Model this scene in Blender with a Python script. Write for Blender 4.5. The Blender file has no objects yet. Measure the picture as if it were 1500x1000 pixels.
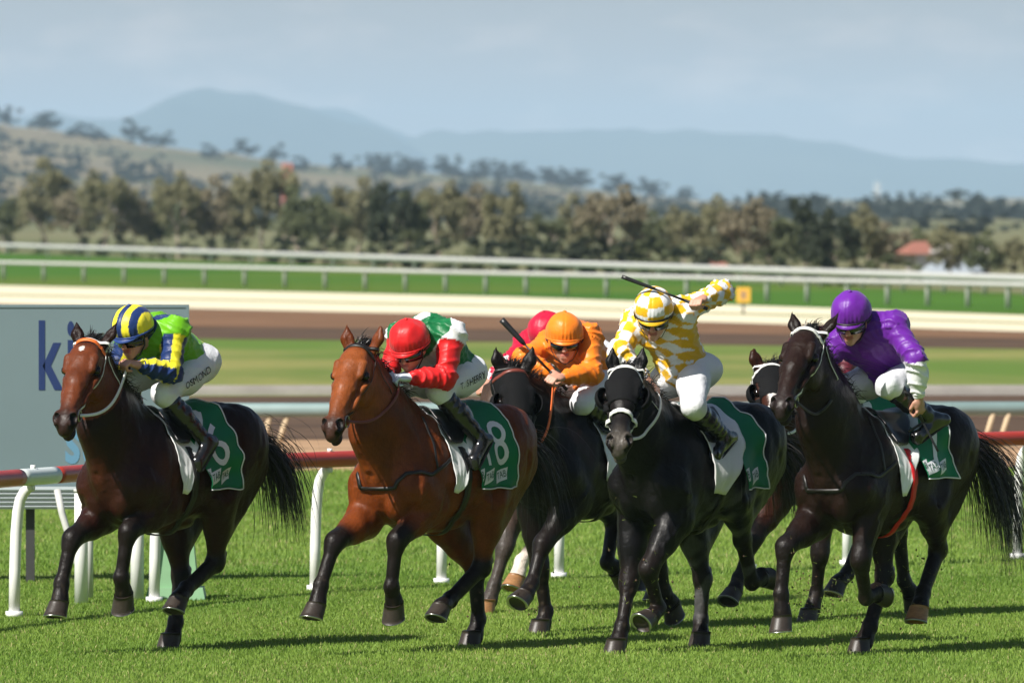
import bpy, bmesh, math, random
import numpy as np
from mathutils import Vector, Matrix

# ------------------------------------------------------------------ camera, world, sun, exposure
sc = bpy.context.scene
F_PX, CAM_H = 13000.0, 3.023
cam_d = bpy.data.cameras.new("camera"); cam = bpy.data.objects.new("camera", cam_d)
sc.collection.objects.link(cam); sc.camera = cam
cam_d.sensor_width = 36.0; cam_d.lens = 36.0*F_PX/1500.0
cam_d.clip_start = 1.0; cam_d.clip_end = 40000.0
cam.location = (0, 0, CAM_H)
cam.rotation_euler = (math.pi/2 - math.atan(200/F_PX), 0, 0)
cam_d.dof.use_dof = True; cam_d.dof.focus_distance = 60.2; cam_d.dof.aperture_fstop = 5.6

SUN_DIR = Vector((-0.505, -0.475, 0.72)).normalized()
world = bpy.data.worlds.new("World"); sc.world = world; world.use_nodes = True
wn, wl = world.node_tree.nodes, world.node_tree.links
wn.clear()
wo = wn.new("ShaderNodeOutputWorld"); bg = wn.new("ShaderNodeBackground")
sky = wn.new("ShaderNodeTexSky"); sky.sky_type = 'NISHITA'; sky.sun_disc = False
sky.sun_elevation = math.asin(SUN_DIR.z); sky.sun_rotation = math.atan2(SUN_DIR.x, SUN_DIR.y)
sky.air_density = 1.0; sky.dust_density = 1.2; sky.ozone_density = 1.5
# the pale blue, thinly clouded air low over the horizon, the same all the way round
tc = wn.new("ShaderNodeTexCoord"); sep = wn.new("ShaderNodeSeparateXYZ")
wl.new(tc.outputs['Generated'], sep.inputs[0])
mp = wn.new("ShaderNodeMapping"); mp.inputs['Scale'].default_value = (60, 60, 190)
wl.new(tc.outputs['Generated'], mp.inputs[0])
cn = wn.new("ShaderNodeTexNoise"); cn.inputs['Scale'].default_value = 1.0; cn.inputs['Detail'].default_value = 5; cn.inputs['Roughness'].default_value = .55
wl.new(mp.outputs[0], cn.inputs['Vector'])
cr = wn.new("ShaderNodeValToRGB"); cr.color_ramp.elements[0].position = .50; cr.color_ramp.elements[1].position = .74
wl.new(cn.outputs['Fac'], cr.inputs[0])
hz = wn.new("ShaderNodeMapRange"); hz.inputs[1].default_value = 0.0; hz.inputs[2].default_value = 0.04; hz.inputs[3].default_value = 1.0; hz.inputs[4].default_value = 0.0
wl.new(sep.outputs[2], hz.inputs[0])
low = wn.new("ShaderNodeMix"); low.data_type = 'RGBA'
low.inputs[6].default_value = (8.6, 7.8, 8.4, 1); low.inputs[7].default_value = (16.5, 13.4, 12.8, 1)
clm = wn.new("ShaderNodeMath"); clm.operation = 'MULTIPLY'; clm.inputs[1].default_value = .8
wl.new(cr.outputs[0], clm.inputs[0]); wl.new(clm.outputs[0], low.inputs[0])
mx = wn.new("ShaderNodeMix"); mx.data_type = 'RGBA'
wl.new(hz.outputs[0], mx.inputs[0]); wl.new(sky.outputs[0], mx.inputs[6]); wl.new(low.outputs[2], mx.inputs[7])
wl.new(mx.outputs[2], bg.inputs[0]); bg.inputs[1].default_value = 0.05
wl.new(bg.outputs[0], wo.inputs[0])

sun_d = bpy.data.lights.new("sun", 'SUN'); sun_d.energy = 5.0; sun_d.angle = math.radians(.53); sun_d.color = (1, .955, .88)
sun = bpy.data.objects.new("sun", sun_d); sc.collection.objects.link(sun)
sun.rotation_euler = SUN_DIR.to_track_quat('Z', 'Y').to_euler()
sc.view_settings.view_transform = 'Standard'; sc.view_settings.look = 'None'
sc.view_settings.exposure = 0.57; sc.view_settings.gamma = 1.0
sc.cycles.use_denoising = True
sc.cycles.max_bounces = 6; sc.cycles.volume_bounces = 2; sc.cycles.transparent_max_bounces = 8
sc.cycles.caustics_reflective = False; sc.cycles.caustics_refractive = False

rng = np.random.default_rng(7); random.seed(7)
COL = sc.collection

def gnd(px, py, z=0.0):
    """point on the level z seen at a pixel of the 1500 x 1000 photograph"""
    a = math.atan(200/F_PX); dx = (px-750)/F_PX; dy = (500-py)/F_PX
    d = Vector((dx, math.cos(a)+dy*math.sin(a), -math.sin(a)+dy*math.cos(a)))
    t = (z-CAM_H)/d.z
    return Vector((d.x*t, d.y*t, z))
def at(px, py, dist):
    a = math.atan(200/F_PX); dx = (px-750)/F_PX; dy = (500-py)/F_PX
    d = Vector((dx, math.cos(a)+dy*math.sin(a), -math.sin(a)+dy*math.cos(a)))
    t = dist/d.y
    return Vector((d.x*t, dist, CAM_H+d.z*t))

# ------------------------------------------------------------------ materials
def mat(name, col=(.5, .5, .5), rough=.6, spec=.4, metal=0.0, attr=None, noise=None, bump=None, coat=0, sheen=0, trans=0, noise2=None):
    """noise=(scale, amount, stretch xyz), bump=list of (scale, strength, distance)"""
    m = bpy.data.materials.new(name); m.use_nodes = True
    n, l = m.node_tree.nodes, m.node_tree.links
    b = n["Principled BSDF"]
    b.inputs['Roughness'].default_value = rough; b.inputs['Specular IOR Level'].default_value = spec; b.inputs['Metallic'].default_value = metal
    b.inputs['Coat Weight'].default_value = coat; b.inputs['Coat Roughness'].default_value = .25
    b.inputs['Sheen Weight'].default_value = sheen
    b.inputs['Base Color'].default_value = (*col, 1)
    t = n.new("ShaderNodeTexCoord")
    src = None
    if attr:
        a = n.new("ShaderNodeAttribute"); a.attribute_name = attr; src = a.outputs['Color']
    for noise in [q for q in (noise, noise2) if q]:
        mpn = n.new("ShaderNodeMapping"); mpn.inputs['Scale'].default_value = noise[2] if len(noise) > 2 else (1, 1, 1)
        l.new(t.outputs['Object'], mpn.inputs[0])
        nz = n.new("ShaderNodeTexNoise"); nz.inputs['Scale'].default_value = noise[0]; nz.inputs['Detail'].default_value = 6; nz.inputs['Roughness'].default_value = .6
        l.new(mpn.outputs[0], nz.inputs['Vector'])
        mr = n.new("ShaderNodeMapRange"); mr.inputs[1].default_value = .25; mr.inputs[2].default_value = .75
        mr.inputs[3].default_value = 1-noise[1]; mr.inputs[4].default_value = 1+noise[1]
        l.new(nz.outputs['Fac'], mr.inputs[0])
        vm = n.new("ShaderNodeVectorMath"); vm.operation = 'SCALE'
        if src: l.new(src, vm.inputs[0])
        else: vm.inputs[0].default_value = col
        l.new(mr.outputs[0], vm.inputs['Scale']); src = vm.outputs[0]
    if src: l.new(src, b.inputs['Base Color'])
    if bump:
        prev = None
        for (s, st, dist) in bump:
            nz = n.new("ShaderNodeTexNoise"); nz.inputs['Scale'].default_value = s; nz.inputs['Detail'].default_value = 4
            l.new(t.outputs['Object'], nz.inputs['Vector'])
            bp = n.new("ShaderNodeBump"); bp.inputs['Strength'].default_value = st; bp.inputs['Distance'].default_value = dist
            l.new(nz.outputs['Fac'], bp.inputs['Height'])
            if prev: l.new(prev, bp.inputs['Normal'])
            prev = bp.outputs[0]
        l.new(prev, b.inputs['Normal'])
    if trans:
        o = n["Material Output"]; tr = n.new("ShaderNodeBsdfTranslucent"); ms = n.new("ShaderNodeMixShader"); ms.inputs[0].default_value = trans
        if src: l.new(src, tr.inputs[0])
        else: tr.inputs[0].default_value = (*col, 1)
        l.new(b.outputs[0], ms.inputs[1]); l.new(tr.outputs[0], ms.inputs[2]); l.new(ms.outputs[0], o.inputs[0])
    return m

def ground_mat(name, c1, c2, scale, stretch=(1, 1, 1), rough=.95, c3=None, s3=.3):
    m = bpy.data.materials.new(name); m.use_nodes = True
    n, l = m.node_tree.nodes, m.node_tree.links; b = n["Principled BSDF"]
    b.inputs['Roughness'].default_value = rough; b.inputs['Specular IOR Level'].default_value = .1
    t = n.new("ShaderNodeTexCoord"); mpn = n.new("ShaderNodeMapping"); mpn.inputs['Scale'].default_value = stretch
    l.new(t.outputs['Object'], mpn.inputs[0])
    nz = n.new("ShaderNodeTexNoise"); nz.inputs['Scale'].default_value = scale; nz.inputs['Detail'].default_value = 8; nz.inputs['Roughness'].default_value = .65
    l.new(mpn.outputs[0], nz.inputs['Vector'])
    r = n.new("ShaderNodeValToRGB"); r.color_ramp.elements[0].position = .35; r.color_ramp.elements[1].position = .65
    r.color_ramp.elements[0].color = (*c1, 1); r.color_ramp.elements[1].color = (*c2, 1)
    l.new(nz.outputs['Fac'], r.inputs[0]); src = r.outputs[0]
    if c3:
        n2 = n.new("ShaderNodeTexNoise"); n2.inputs['Scale'].default_value = s3; n2.inputs['Detail'].default_value = 4
        l.new(mpn.outputs[0], n2.inputs['Vector'])
        r2 = n.new("ShaderNodeValToRGB"); r2.color_ramp.elements[0].position = .48; r2.color_ramp.elements[1].position = .62
        l.new(n2.outputs['Fac'], r2.inputs[0])
        mxx = n.new("ShaderNodeMix"); mxx.data_type = 'RGBA'; mxx.inputs[7].default_value = (*c3, 1)
        l.new(r2.outputs[0], mxx.inputs[0]); l.new(src, mxx.inputs[6]); src = mxx.outputs[2]
    l.new(src, b.inputs['Base Color'])
    return m

M = {}
M['turf'] = ground_mat('turf_soil', (.09, .16, .025), (.14, .22, .04), 3.0, c3=(.17, .20, .06), s3=.5)
M['far_turf'] = ground_mat('far_turf', (.042, .115, .010), (.060, .145, .014), .05, c3=(.09, .14, .016), s3=.02)
M['dry_turf'] = ground_mat('dry_turf', (.12, .165, .038), (.235, .225, .075), .22, (1, .5, 1), c3=(.10, .165, .03), s3=.07)
M['dirt_brown'] = ground_mat('dirt_brown', (.115, .062, .034), (.235, .135, .078), .5, (.35, 1, 1))
M['dirt_dark'] = ground_mat('dirt_dark', (.055, .036, .026), (.125, .080, .052), .6, (.35, 1, 1))
M['dirt_tan'] = ground_mat('dirt_tan', (.32, .20, .115), (.42, .27, .16), .5, (.3, 1, 1))
M['sand'] = ground_mat('pale_sand', (.62, .55, .38), (.74, .68, .50), .08, (.15, 1.2, 1))
M['plain'] = ground_mat('plain', (.10, .12, .05), (.20, .18, .10), .004)
M['hill'] = ground_mat('hill_grass', (.17, .14, .08), (.25, .20, .115), .006, c3=(.09, .10, .05), s3=.003)
M['mountain'] = ground_mat('mountain_forest', (.016, .028, .022), (.06, .07, .05), .0008)
M['white_paint'] = mat('white_paint', (.80, .80, .78), .35, .5, noise=(9, .05), coat=.2)
M['grey_white'] = mat('aged_white_paint', (.50, .50, .47), .45, .4, noise=(6, .10))
M['red_paint'] = mat('red_rail_plastic', (.42, .045, .030), .35, .5, noise=(5, .12))
M['rail_white'] = mat('white_rail_plastic', (.66, .72, .70), .35, .5, noise=(5, .05))
M['teal'] = mat('teal_rail', (.20, .285, .28), .5, .4, noise=(3, .1))
M['kerb'] = mat('concrete_kerb', (.33, .31, .28), .9, .2, noise=(2, .15))
M['timber'] = mat('pale_timber', (.52, .40, .26), .8, .2, noise=(4, .15))
M['board'] = mat('board_laminate', (.150, .205, .225), .28, .5, noise=(1.2, .04), coat=.35)
M['navy_print'] = mat('navy_print', (.018, .035, .12), .4, .4)
M['blue_print'] = mat('blue_print', (.12, .26, .38), .4, .4)
M['green_plastic'] = mat('pale_green_plastic', (.22, .40, .22), .5, .4, noise=(4, .08))
M['dark_metal'] = mat('dark_metal', (.05, .05, .05), .5, .4)
M['louvre'] = mat('white_louvre', (.30, .34, .34), .5, .4)
M['yellow_sign'] = mat('yellow_sign', (.75, .42, .05), .5, .3)
M['strap_black'] = mat('black_leather', (.012, .010, .009), .45, .5)
M['strap_white'] = mat('white_webbing', (.74, .74, .70), .6, .3, noise=(60, .08))
M['strap_orange'] = mat('orange_webbing', (.80, .16, .03), .5, .4)
M['strap_brown'] = mat('brown_leather', (.16, .035, .022), .4, .5)
M['strap_red'] = mat('red_webbing', (.55, .012, .015), .45, .4)
M['steel'] = mat('steel', (.50, .50, .48), .32, .5, metal=1)
M['hoof_dark'] = mat('hoof_horn', (.034, .025, .019), .45, .45, noise=(40, .35, (1, 1, 3)), bump=[(90, .3, .003)])
M['hoof_tan'] = mat('pale_hoof_horn', (.30, .15, .06), .45, .45, noise=(30, .3, (1, 1, 3)), bump=[(90, .3, .003)])
M['eye'] = mat('eye', (.006, .004, .003), .08, .35)
M['hair_black'] = mat('black_hair', (.010, .008, .007), .42, .5)
M['hair_white'] = mat('white_hair', (.55, .53, .50), .5, .4)
M['hood'] = mat('black_hood_fabric', (.0065, .0065, .007), .8, .12, bump=[(160, .2, .002), (14, .3, .02)])
M['cloth_green'] = mat('green_saddle_cloth', (.005, .165, .068), .55, .35, noise=(5, .10), bump=[(14, .25, .012)])
M['cloth_white'] = mat('white_cloth', (.76, .76, .76), .6, .3, noise=(5, .04), bump=[(14, .35, .012)])
M['print_white'] = mat('white_print', (.74, .74, .78), .6, .3, noise=(8, .04))
M['print_green'] = mat('green_print', (.01, .09, .045), .6, .3)
M['print_black'] = mat('black_print', (.02, .02, .022), .6, .3)
M['boot'] = mat('black_boot_leather', (.010, .010, .011), .22, .6, bump=[(34, .35, .008), (9, .25, .012)], coat=.3)
M['saddle'] = mat('black_saddle_leather', (.014, .013, .013), .35, .5)
M['lens'] = mat('dark_goggle_lens', (.006, .006, .007), .08, .6, coat=.6)
M['whip'] = mat('whip_black', (.014, .014, .015), .4, .5, noise=(80, .3))
M['skin'] = mat('skin', attr='Col', rough=.48, spec=.4, noise=(30, .06), bump=[(120, .12, .002)])
M['silk'] = mat('silk', attr='Col', rough=.42, spec=.28, noise=(10, .05), bump=[(9, .4, .025), (60, .15, .003)], sheen=.1)
M['breeches'] = mat('breeches', attr='Col', rough=.6, spec=.3, noise=(8, .03), bump=[(11, .50, .022), (34, .4, .008)])
M['coat'] = mat('horse_coat', attr='Col', rough=.40, spec=.145, noise=(7, .34), bump=[(5, .5, .06), (12, .35, .025), (34, .30, .008), (260, .5, .003)], coat=.045, noise2=(120, .30, (1, 1, .25)))
M['bark'] = mat('pale_bark', (.46, .38, .31), .9, .2, noise=(1.5, .3, (1, 1, .3)))
M['leaf_olive'] = mat('olive_leaves', (.235, .225, .125), .7, .25, noise=(.35, .45), trans=.25)
M['leaf_green'] = mat('green_leaves', (.140, .158, .078), .7, .25, noise=(.35, .45), trans=.25)
M['leaf_dark'] = mat('dark_leaves', (.045, .056, .032), .7, .25, noise=(.35, .45), trans=.2)
M['leaf_brown'] = mat('dry_leaves', (.255, .222, .145), .7, .25, noise=(.35, .4), trans=.25)
M['leaf_grey'] = mat('grey_leaves', (.048, .060, .048), .8, .2, noise=(.1, .35), trans=.2)
M['wall_cream'] = mat('cream_wall', (.46, .43, .39), .8, .2, noise=(.5, .08))
M['roof_red'] = mat('red_tile_roof', (.30, .125, .09), .8, .2, noise=(.6, .2))
M['roof_grey'] = mat('pale_metal_roof', (.36, .40, .43), .5, .4, noise=(.3, .08))
M['window'] = mat('window_glass', (.04, .05, .06), .1, .5)
M['mast'] = mat('mast_red', (.42, .16, .12), .7, .3)

# ------------------------------------------------------------------ mesh helpers
def tag(o, label=None, cat=None, group=None, kind=None):
    if label: o['label'] = label
    if cat: o['category'] = cat
    if group: o['group'] = group
    if kind: o['kind'] = kind
    return o
def link(o, parent=None, loc=None, rz=None):
    COL.objects.link(o)
    if parent is not None: o.parent = parent
    if loc is not None: o.location = loc
    if rz is not None: o.rotation_euler = (0, 0, rz)
    return o
def np_mesh(name, V, Fq, material, smooth=True, col=None):
    """V (n,3), Fq list of face arrays: (m,3) and/or (m,4)"""
    me = bpy.data.meshes.new(name)
    V = np.asarray(V, np.float32)
    if not isinstance(Fq, (list, tuple)): Fq = [Fq]
    Fq = [np.asarray(f, np.int32) for f in Fq if len(f)]
    me.vertices.add(len(V)); me.vertices.foreach_set('co', V.ravel())
    nl = sum(f.size for f in Fq); npoly = sum(len(f) for f in Fq)
    me.loops.add(nl); me.polygons.add(npoly)
    me.loops.foreach_set('vertex_index', np.concatenate([f.ravel() for f in Fq]))
    tot = np.concatenate([np.full(len(f), f.shape[1], np.int32) for f in Fq])
    me.polygons.foreach_set('loop_start', np.concatenate([[0], np.cumsum(tot)[:-1]]).astype(np.int32))
    me.polygons.foreach_set('loop_total', tot)
    me.polygons.foreach_set('use_smooth', np.full(npoly, smooth))
    if col is not None:
        a = me.color_attributes.new('Col', 'FLOAT_COLOR', 'POINT')
        c = np.ones((len(V), 4), np.float32); c[:, :3] = col
        a.data.foreach_set('color', c.ravel())
    me.update(calc_edges=True); me.validate()
    if material is not None: me.materials.append(material)
    return me
def mobj(name, me, parent=None, loc=None, rz=None):
    return link(bpy.data.objects.new(name, me), parent, loc, rz)
def empty(name, loc=(0, 0, 0), rz=0.0, parent=None):
    return link(bpy.data.objects.new(name, None), parent, loc, rz)

class MB:
    def __init__(s): s.v = []; s.q = []; s.t = []; s.n = 0
    def add(s, V, Q=(), T=()):
        V = np.asarray(V, float).reshape(-1, 3); s.v.append(V)
        if len(Q): s.q.append(np.asarray(Q, int)+s.n)
        if len(T): s.t.append(np.asarray(T, int)+s.n)
        s.n += len(V)
    def box(s, c, size, R=None):
        hx, hy, hz_ = [k/2 for k in size]
        V = np.array([(x, y, z) for x in (-hx, hx) for y in (-hy, hy) for z in (-hz_, hz_)])
        if R is not None: V = V@np.asarray(R).T
        s.add(V+np.asarray(c), [(0, 1, 3, 2), (4, 6, 7, 5), (0, 4, 5, 1), (2, 3, 7, 6), (0, 2, 6, 4), (1, 5, 7, 3)])
    def tube(s, P, R, seg=10, cap=True, flat=None):
        P = np.asarray(P, float); n = len(P); R = np.full(n, R) if np.isscalar(R) else np.asarray(R, float)
        T = np.gradient(P, axis=0); T /= np.linalg.norm(T, axis=1)[:, None]+1e-12
        up = np.array([0, 0, 1.0]) if abs(T[0][2]) < .9 else np.array([1.0, 0, 0])
        V = []
        A = np.cross(T[0], up); A /= np.linalg.norm(A)
        for i in range(n):
            A = A-T[i]*(A@T[i]); A /= np.linalg.norm(A)+1e-12; B = np.cross(T[i], A)
            th = np.arange(seg)*2*math.pi/seg
            V.append(P[i]+R[i]*(np.cos(th)[:, None]*A+np.sin(th)[:, None]*B))
        V = np.concatenate(V); Q = []
        for i in range(n-1):
            for j in range(seg):
                k = (j+1) % seg; Q.append((i*seg+j, i*seg+k, (i+1)*seg+k, (i+1)*seg+j))
        Tt = []
        if cap:
            V = np.concatenate([V, P[:1], P[-1:]]); a, b = n*seg, n*seg+1
            for j in range(seg):
                k = (j+1) % seg; Tt += [(a, k, j), (b, (n-1)*seg+j, (n-1)*seg+k)]
        s.add(V, Q, Tt)
    def ribbon(s, P, N, w, t, closed=False):
        P = np.asarray(P, float); N = np.asarray(N, float); n = len(P)
        if closed: T = np.roll(P, -1, 0)-np.roll(P, 1, 0)
        else: T = np.gradient(P, axis=0)
        T /= np.linalg.norm(T, axis=1)[:, None]+1e-12
        N = N-T*(N*T).sum(1)[:, None]; N /= np.linalg.norm(N, axis=1)[:, None]+1e-12
        S = np.cross(T, N); w = np.full(n, w) if np.isscalar(w) else np.asarray(w)
        W = S*w[:, None]/2
        V = np.concatenate([P-W, P+W, P+W+N*t, P-W+N*t]); Q = []
        for i in range(n if closed else n-1):
            j = (i+1) % n
            for a, b in ((0, 1), (1, 2), (2, 3), (3, 0)): Q.append((a*n+i, a*n+j, b*n+j, b*n+i))
        if not closed: Q += [(0, n, 2*n, 3*n), (n-1, 4*n-1, 3*n-1, 2*n-1)]
        s.add(V, Q)
    def prism(s, poly, y0, y1):
        n = len(poly); V = [(x, y0, z) for x, z in poly]+[(x, y1, z) for x, z in poly]
        s.add(V); b = s.n-2*n
        s.poly = getattr(s, 'poly', [])+[[b+i for i in range(n)][::-1], [b+n+i for i in range(n)]]
        s.q.append(np.array([(b+i, b+(i+1) % n, b+n+(i+1) % n, b+n+i) for i in range(n)]))
    def mesh(s, name, m, smooth=True):
        V = np.concatenate(s.v); fs = []
        if s.q: fs.append(np.concatenate(s.q))
        if s.t: fs.append(np.concatenate(s.t))
        if hasattr(s, 'poly'):
            me = bpy.data.meshes.new(name)
            me.from_pydata(V.tolist(), [], s.poly+[list(map(int, f)) for a in fs for f in a]); me.materials.append(m)
            return me
        return np_mesh(name, V, fs, m, smooth)
    def obj(s, name, m, parent=None, smooth=True, loc=None, rz=None): return mobj(name, s.mesh(name, m, smooth), parent, loc, rz)

def text_mesh(s, size, align='CENTER', bold=0.0):
    cu = bpy.data.curves.new('t', 'FONT'); cu.body = s; cu.size = size; cu.align_x = align; cu.align_y = 'CENTER'; cu.resolution_u = 4; cu.offset = bold
    o = bpy.data.objects.new('t', cu); COL.objects.link(o)
    bpy.context.view_layer.update()
    me = bpy.data.meshes.new_from_object(o.evaluated_get(bpy.context.evaluated_depsgraph_get()))
    bpy.data.objects.remove(o); bpy.data.curves.remove(cu)
    bm = bmesh.new(); bm.from_mesh(me); bmesh.ops.triangulate(bm, faces=bm.faces)
    for _ in range(3):
        es = [e for e in bm.edges if e.calc_length() > .045]
        if not es: break
        bmesh.ops.subdivide_edges(bm, edges=es, cuts=1); bmesh.ops.triangulate(bm, faces=bm.faces)
    bm.verts.index_update()
    V = np.array([v.co[:] for v in bm.verts]); T = [[v.index for v in f.verts] for f in bm.faces]
    bm.free(); bpy.data.meshes.remove(me)
    return V, T

# ------------------------------------------------------------------ sculpting in a distance field
def nrm(v): v = np.asarray(v, float); return v/(np.linalg.norm(v)+1e-12)
class Grid:
    def __init__(s, lo, hi, res):
        s.lo = np.asarray(lo, float); s.res = res
        s.n = np.ceil((np.asarray(hi)-s.lo)/res).astype(int)+1
        s.ax = [s.lo[i]+np.arange(s.n[i])*res for i in range(3)]
        s.D = np.full(s.n, .12, np.float32)
    def sl(s, lo, hi, m):
        a = np.clip(np.floor((np.asarray(lo)-m-s.lo)/s.res).astype(int), 0, s.n-1)
        b = np.clip(np.ceil((np.asarray(hi)+m-s.lo)/s.res).astype(int)+1, 1, s.n)
        if (b <= a).any(): return None, None
        sl = tuple(slice(a[i], b[i]) for i in range(3))
        P = [s.ax[0][sl[0]][:, None, None].astype(np.float32), s.ax[1][sl[1]][None, :, None].astype(np.float32), s.ax[2][sl[2]][None, None, :].astype(np.float32)]
        return sl, P
    def put(s, lo, hi, fn, k, sub=False, m=.05):
        sl, P = s.sl(lo, hi, m+k)
        if sl is None: return
        d = fn(*P); a = s.D[sl]
        if sub:
            b = -d; h = np.maximum(k-np.abs(a-b), 0)/k; s.D[sl] = np.maximum(a, b)+h*h*k*.25
        else:
            h = np.maximum(k-np.abs(a-d), 0)/k; s.D[sl] = np.minimum(a, d)-h*h*k*.25
    def cap(s, a, b, ra, rb, k=.03, side=None, flat=1.0, sub=False):
        a = np.asarray(a, float); b = np.asarray(b, float); ba = b-a; L2 = ba@ba+1e-9; R = max(ra, rb)*max(1, flat)
        sd = None if side is None else nrm(np.asarray(side)-ba*(np.asarray(side)@ba)/L2)
        def fn(X, Y, Z):
            px, py, pz = X-a[0], Y-a[1], Z-a[2]
            t = np.clip((px*ba[0]+py*ba[1]+pz*ba[2])/L2, 0, 1)
            qx, qy, qz = px-t*ba[0], py-t*ba[1], pz-t*ba[2]
            r2 = qx*qx+qy*qy+qz*qz
            if sd is not None:
                sc_ = qx*sd[0]+qy*sd[1]+qz*sd[2]; r2 = r2+sc_*sc_*(1/flat**2-1)
            return (np.sqrt(r2)-(ra+(rb-ra)*t))*min(1, flat)
        s.put(np.minimum(a, b)-R, np.maximum(a, b)+R, fn, k, sub)
    def ell(s, c, r, axes=None, k=.03, sub=False):
        c = np.asarray(c, float); r = np.asarray(r, float); A = np.eye(3) if axes is None else np.asarray(axes, float)
        e = np.abs(A.T)@r
        def fn(X, Y, Z):
            px, py, pz = X-c[0], Y-c[1], Z-c[2]; k0 = 0; k1 = 0
            for i in range(3):
                t = px*A[i][0]+py*A[i][1]+pz*A[i][2]
                k0 = k0+(t/r[i])**2; k1 = k1+(t/r[i]**2)**2
            k0 = np.sqrt(k0); return k0*(k0-1)/(np.sqrt(k1)+1e-6)
        s.put(c-e, c+e, fn, k, sub)
    def sample(s, P):
        P = np.asarray(P, float); g = (P-s.lo)/s.res; i = np.clip(np.floor(g).astype(int), 0, s.n-2); f = np.clip(g-i, 0, 1); r = 0
        for a in (0, 1):
            for b in (0, 1):
                for c in (0, 1):
                    w = (f[..., 0] if a else 1-f[..., 0])*(f[..., 1] if b else 1-f[..., 1])*(f[..., 2] if c else 1-f[..., 2])
                    r = r+w*s.D[i[..., 0]+a, i[..., 1]+b, i[..., 2]+c]
        return r
    def grad(s, P):
        e = s.res; G = []
        for i in range(3):
            d = np.zeros(3); d[i] = e; G.append(s.sample(P+d)-s.sample(P-d))
        G = np.stack(G, -1); return G/(np.linalg.norm(G, axis=-1, keepdims=True)+1e-9)
    def cast(s, O, Dr, off=0.0, rmax=.6, inward=False):
        """first exit of the level off going out from O along Dr (arrays)"""
        O = np.asarray(O, float); Dr = np.asarray(Dr, float); Dr = Dr/np.linalg.norm(Dr, axis=-1, keepdims=True)
        ts = np.arange(0, rmax, s.res*.5)
        if inward: ts = ts[::-1]
        P = O[..., None, :]+Dr[..., None, :]*ts[:, None]
        v = s.sample(P); m = (v < off) if inward else (v > off)
        i = m.argmax(-1); i = np.where(m.any(-1), i, len(ts)-1)
        return O+Dr*ts[i][..., None]
    def snap(s, P, off=0.0, it=12):
        P = np.array(P, float)
        for _ in range(it): P = P-s.grad(P)*np.clip(s.sample(P)-off, -.03, .03)[..., None]
        return P
    def surface(s, D=None):
        D = s.D if D is None else D
        I = D < 0; n = D.shape
        c = np.zeros(tuple(k-1 for k in n), np.int8)
        for a in (0, 1):
            for b in (0, 1):
                for d in (0, 1): c += I[a:n[0]-1+a, b:n[1]-1+b, d:n[2]-1+d]
        act = (c > 0) & (c < 8); idx = np.argwhere(act); vid = np.full(act.shape, -1, np.int32); vid[act] = np.arange(len(idx))
        off = [(a, b, d) for a in (0, 1) for b in (0, 1) for d in (0, 1)]
        val = np.stack([D[idx[:, 0]+o[0], idx[:, 1]+o[1], idx[:, 2]+o[2]] for o in off], 1)
        acc = np.zeros((len(idx), 3)); cnt = np.zeros(len(idx))
        for i in range(8):
            for j in range(i+1, 8):
                df = np.abs(np.array(off[i])-np.array(off[j]))
                if df.sum() != 1: continue
                x = (val[:, i] < 0) != (val[:, j] < 0)
                t = val[:, i]/(val[:, i]-val[:, j]+1e-12)
                p = np.array(off[i])+(np.array(off[j])-np.array(off[i]))*t[:, None]
                acc += np.where(x[:, None], p, 0); cnt += x
        V = (idx+acc/np.maximum(cnt, 1)[:, None])*s.res+s.lo
        Q = []
        for ax in range(3):
            o = [a for a in range(3) if a != ax]
            sl0 = [slice(1, k-1) for k in n]; sl0[ax] = slice(0, n[ax]-1); sl1 = list(sl0); sl1[ax] = slice(1, n[ax])
            x0 = I[tuple(sl0)]; x1 = I[tuple(sl1)]; e = np.argwhere(x0 != x1)
            if not len(e): continue
            st = x0[x0 != x1]; base = e.copy(); base[:, o[0]] += 1; base[:, o[1]] += 1
            def cell(da, db):
                q = base.copy(); q[:, o[0]] -= da; q[:, o[1]] -= db; return vid[q[:, 0], q[:, 1], q[:, 2]]
            f = np.stack([cell(1, 1), cell(0, 1), cell(0, 0), cell(1, 0)], 1)
            flip = st if ax != 1 else ~st
            f[~flip] = f[~flip][:, ::-1]; Q.append(f)
        return V, np.concatenate(Q)

def relax(V, Q, it=2, lam=.5):
    E = np.concatenate([Q[:, [0, 1]], Q[:, [1, 2]], Q[:, [2, 3]], Q[:, [3, 0]]]); E = np.concatenate([E, E[:, ::-1]])
    c = np.bincount(E[:, 0], minlength=len(V)).astype(float)+1e-9
    for i in range(it*2):
        A = np.stack([np.bincount(E[:, 0], V[E[:, 1], k], minlength=len(V)) for k in range(3)], 1)/c[:, None]
        V = V+(lam if i % 2 == 0 else -lam*1.02)*(A-V)
    return V
def vnormals(V, Q):
    n = np.cross(V[Q[:, 2]]-V[Q[:, 0]], V[Q[:, 3]]-V[Q[:, 1]]); N = np.zeros_like(V)
    for j in range(4):
        for k in range(3): N[:, k] += np.bincount(Q[:, j], n[:, k], minlength=len(V))
    return N/(np.linalg.norm(N, axis=1)[:, None]+1e-12)
def waves(P, seed, n, k0, k1):
    r = np.random.default_rng(seed); out = np.zeros(len(P))
    for i in range(n):
        k = nrm(r.normal(size=3))*r.uniform(k0, k1); out += np.sin(P@k+r.uniform(0, 6.28)+.9*np.sin(P@(k[::-1]*.6)+i))
    return out/math.sqrt(n)
def segd(P, a, b):
    a = np.asarray(a, float); b = np.asarray(b, float); ba = b-a; t = np.clip((P-a)@ba/(ba@ba), 0, 1)
    return np.linalg.norm(P-a-t[:, None]*ba, axis=1), t
def sstep(x, a, b): t = np.clip((x-a)/(b-a), 0, 1); return t*t*(3-2*t)

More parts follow.
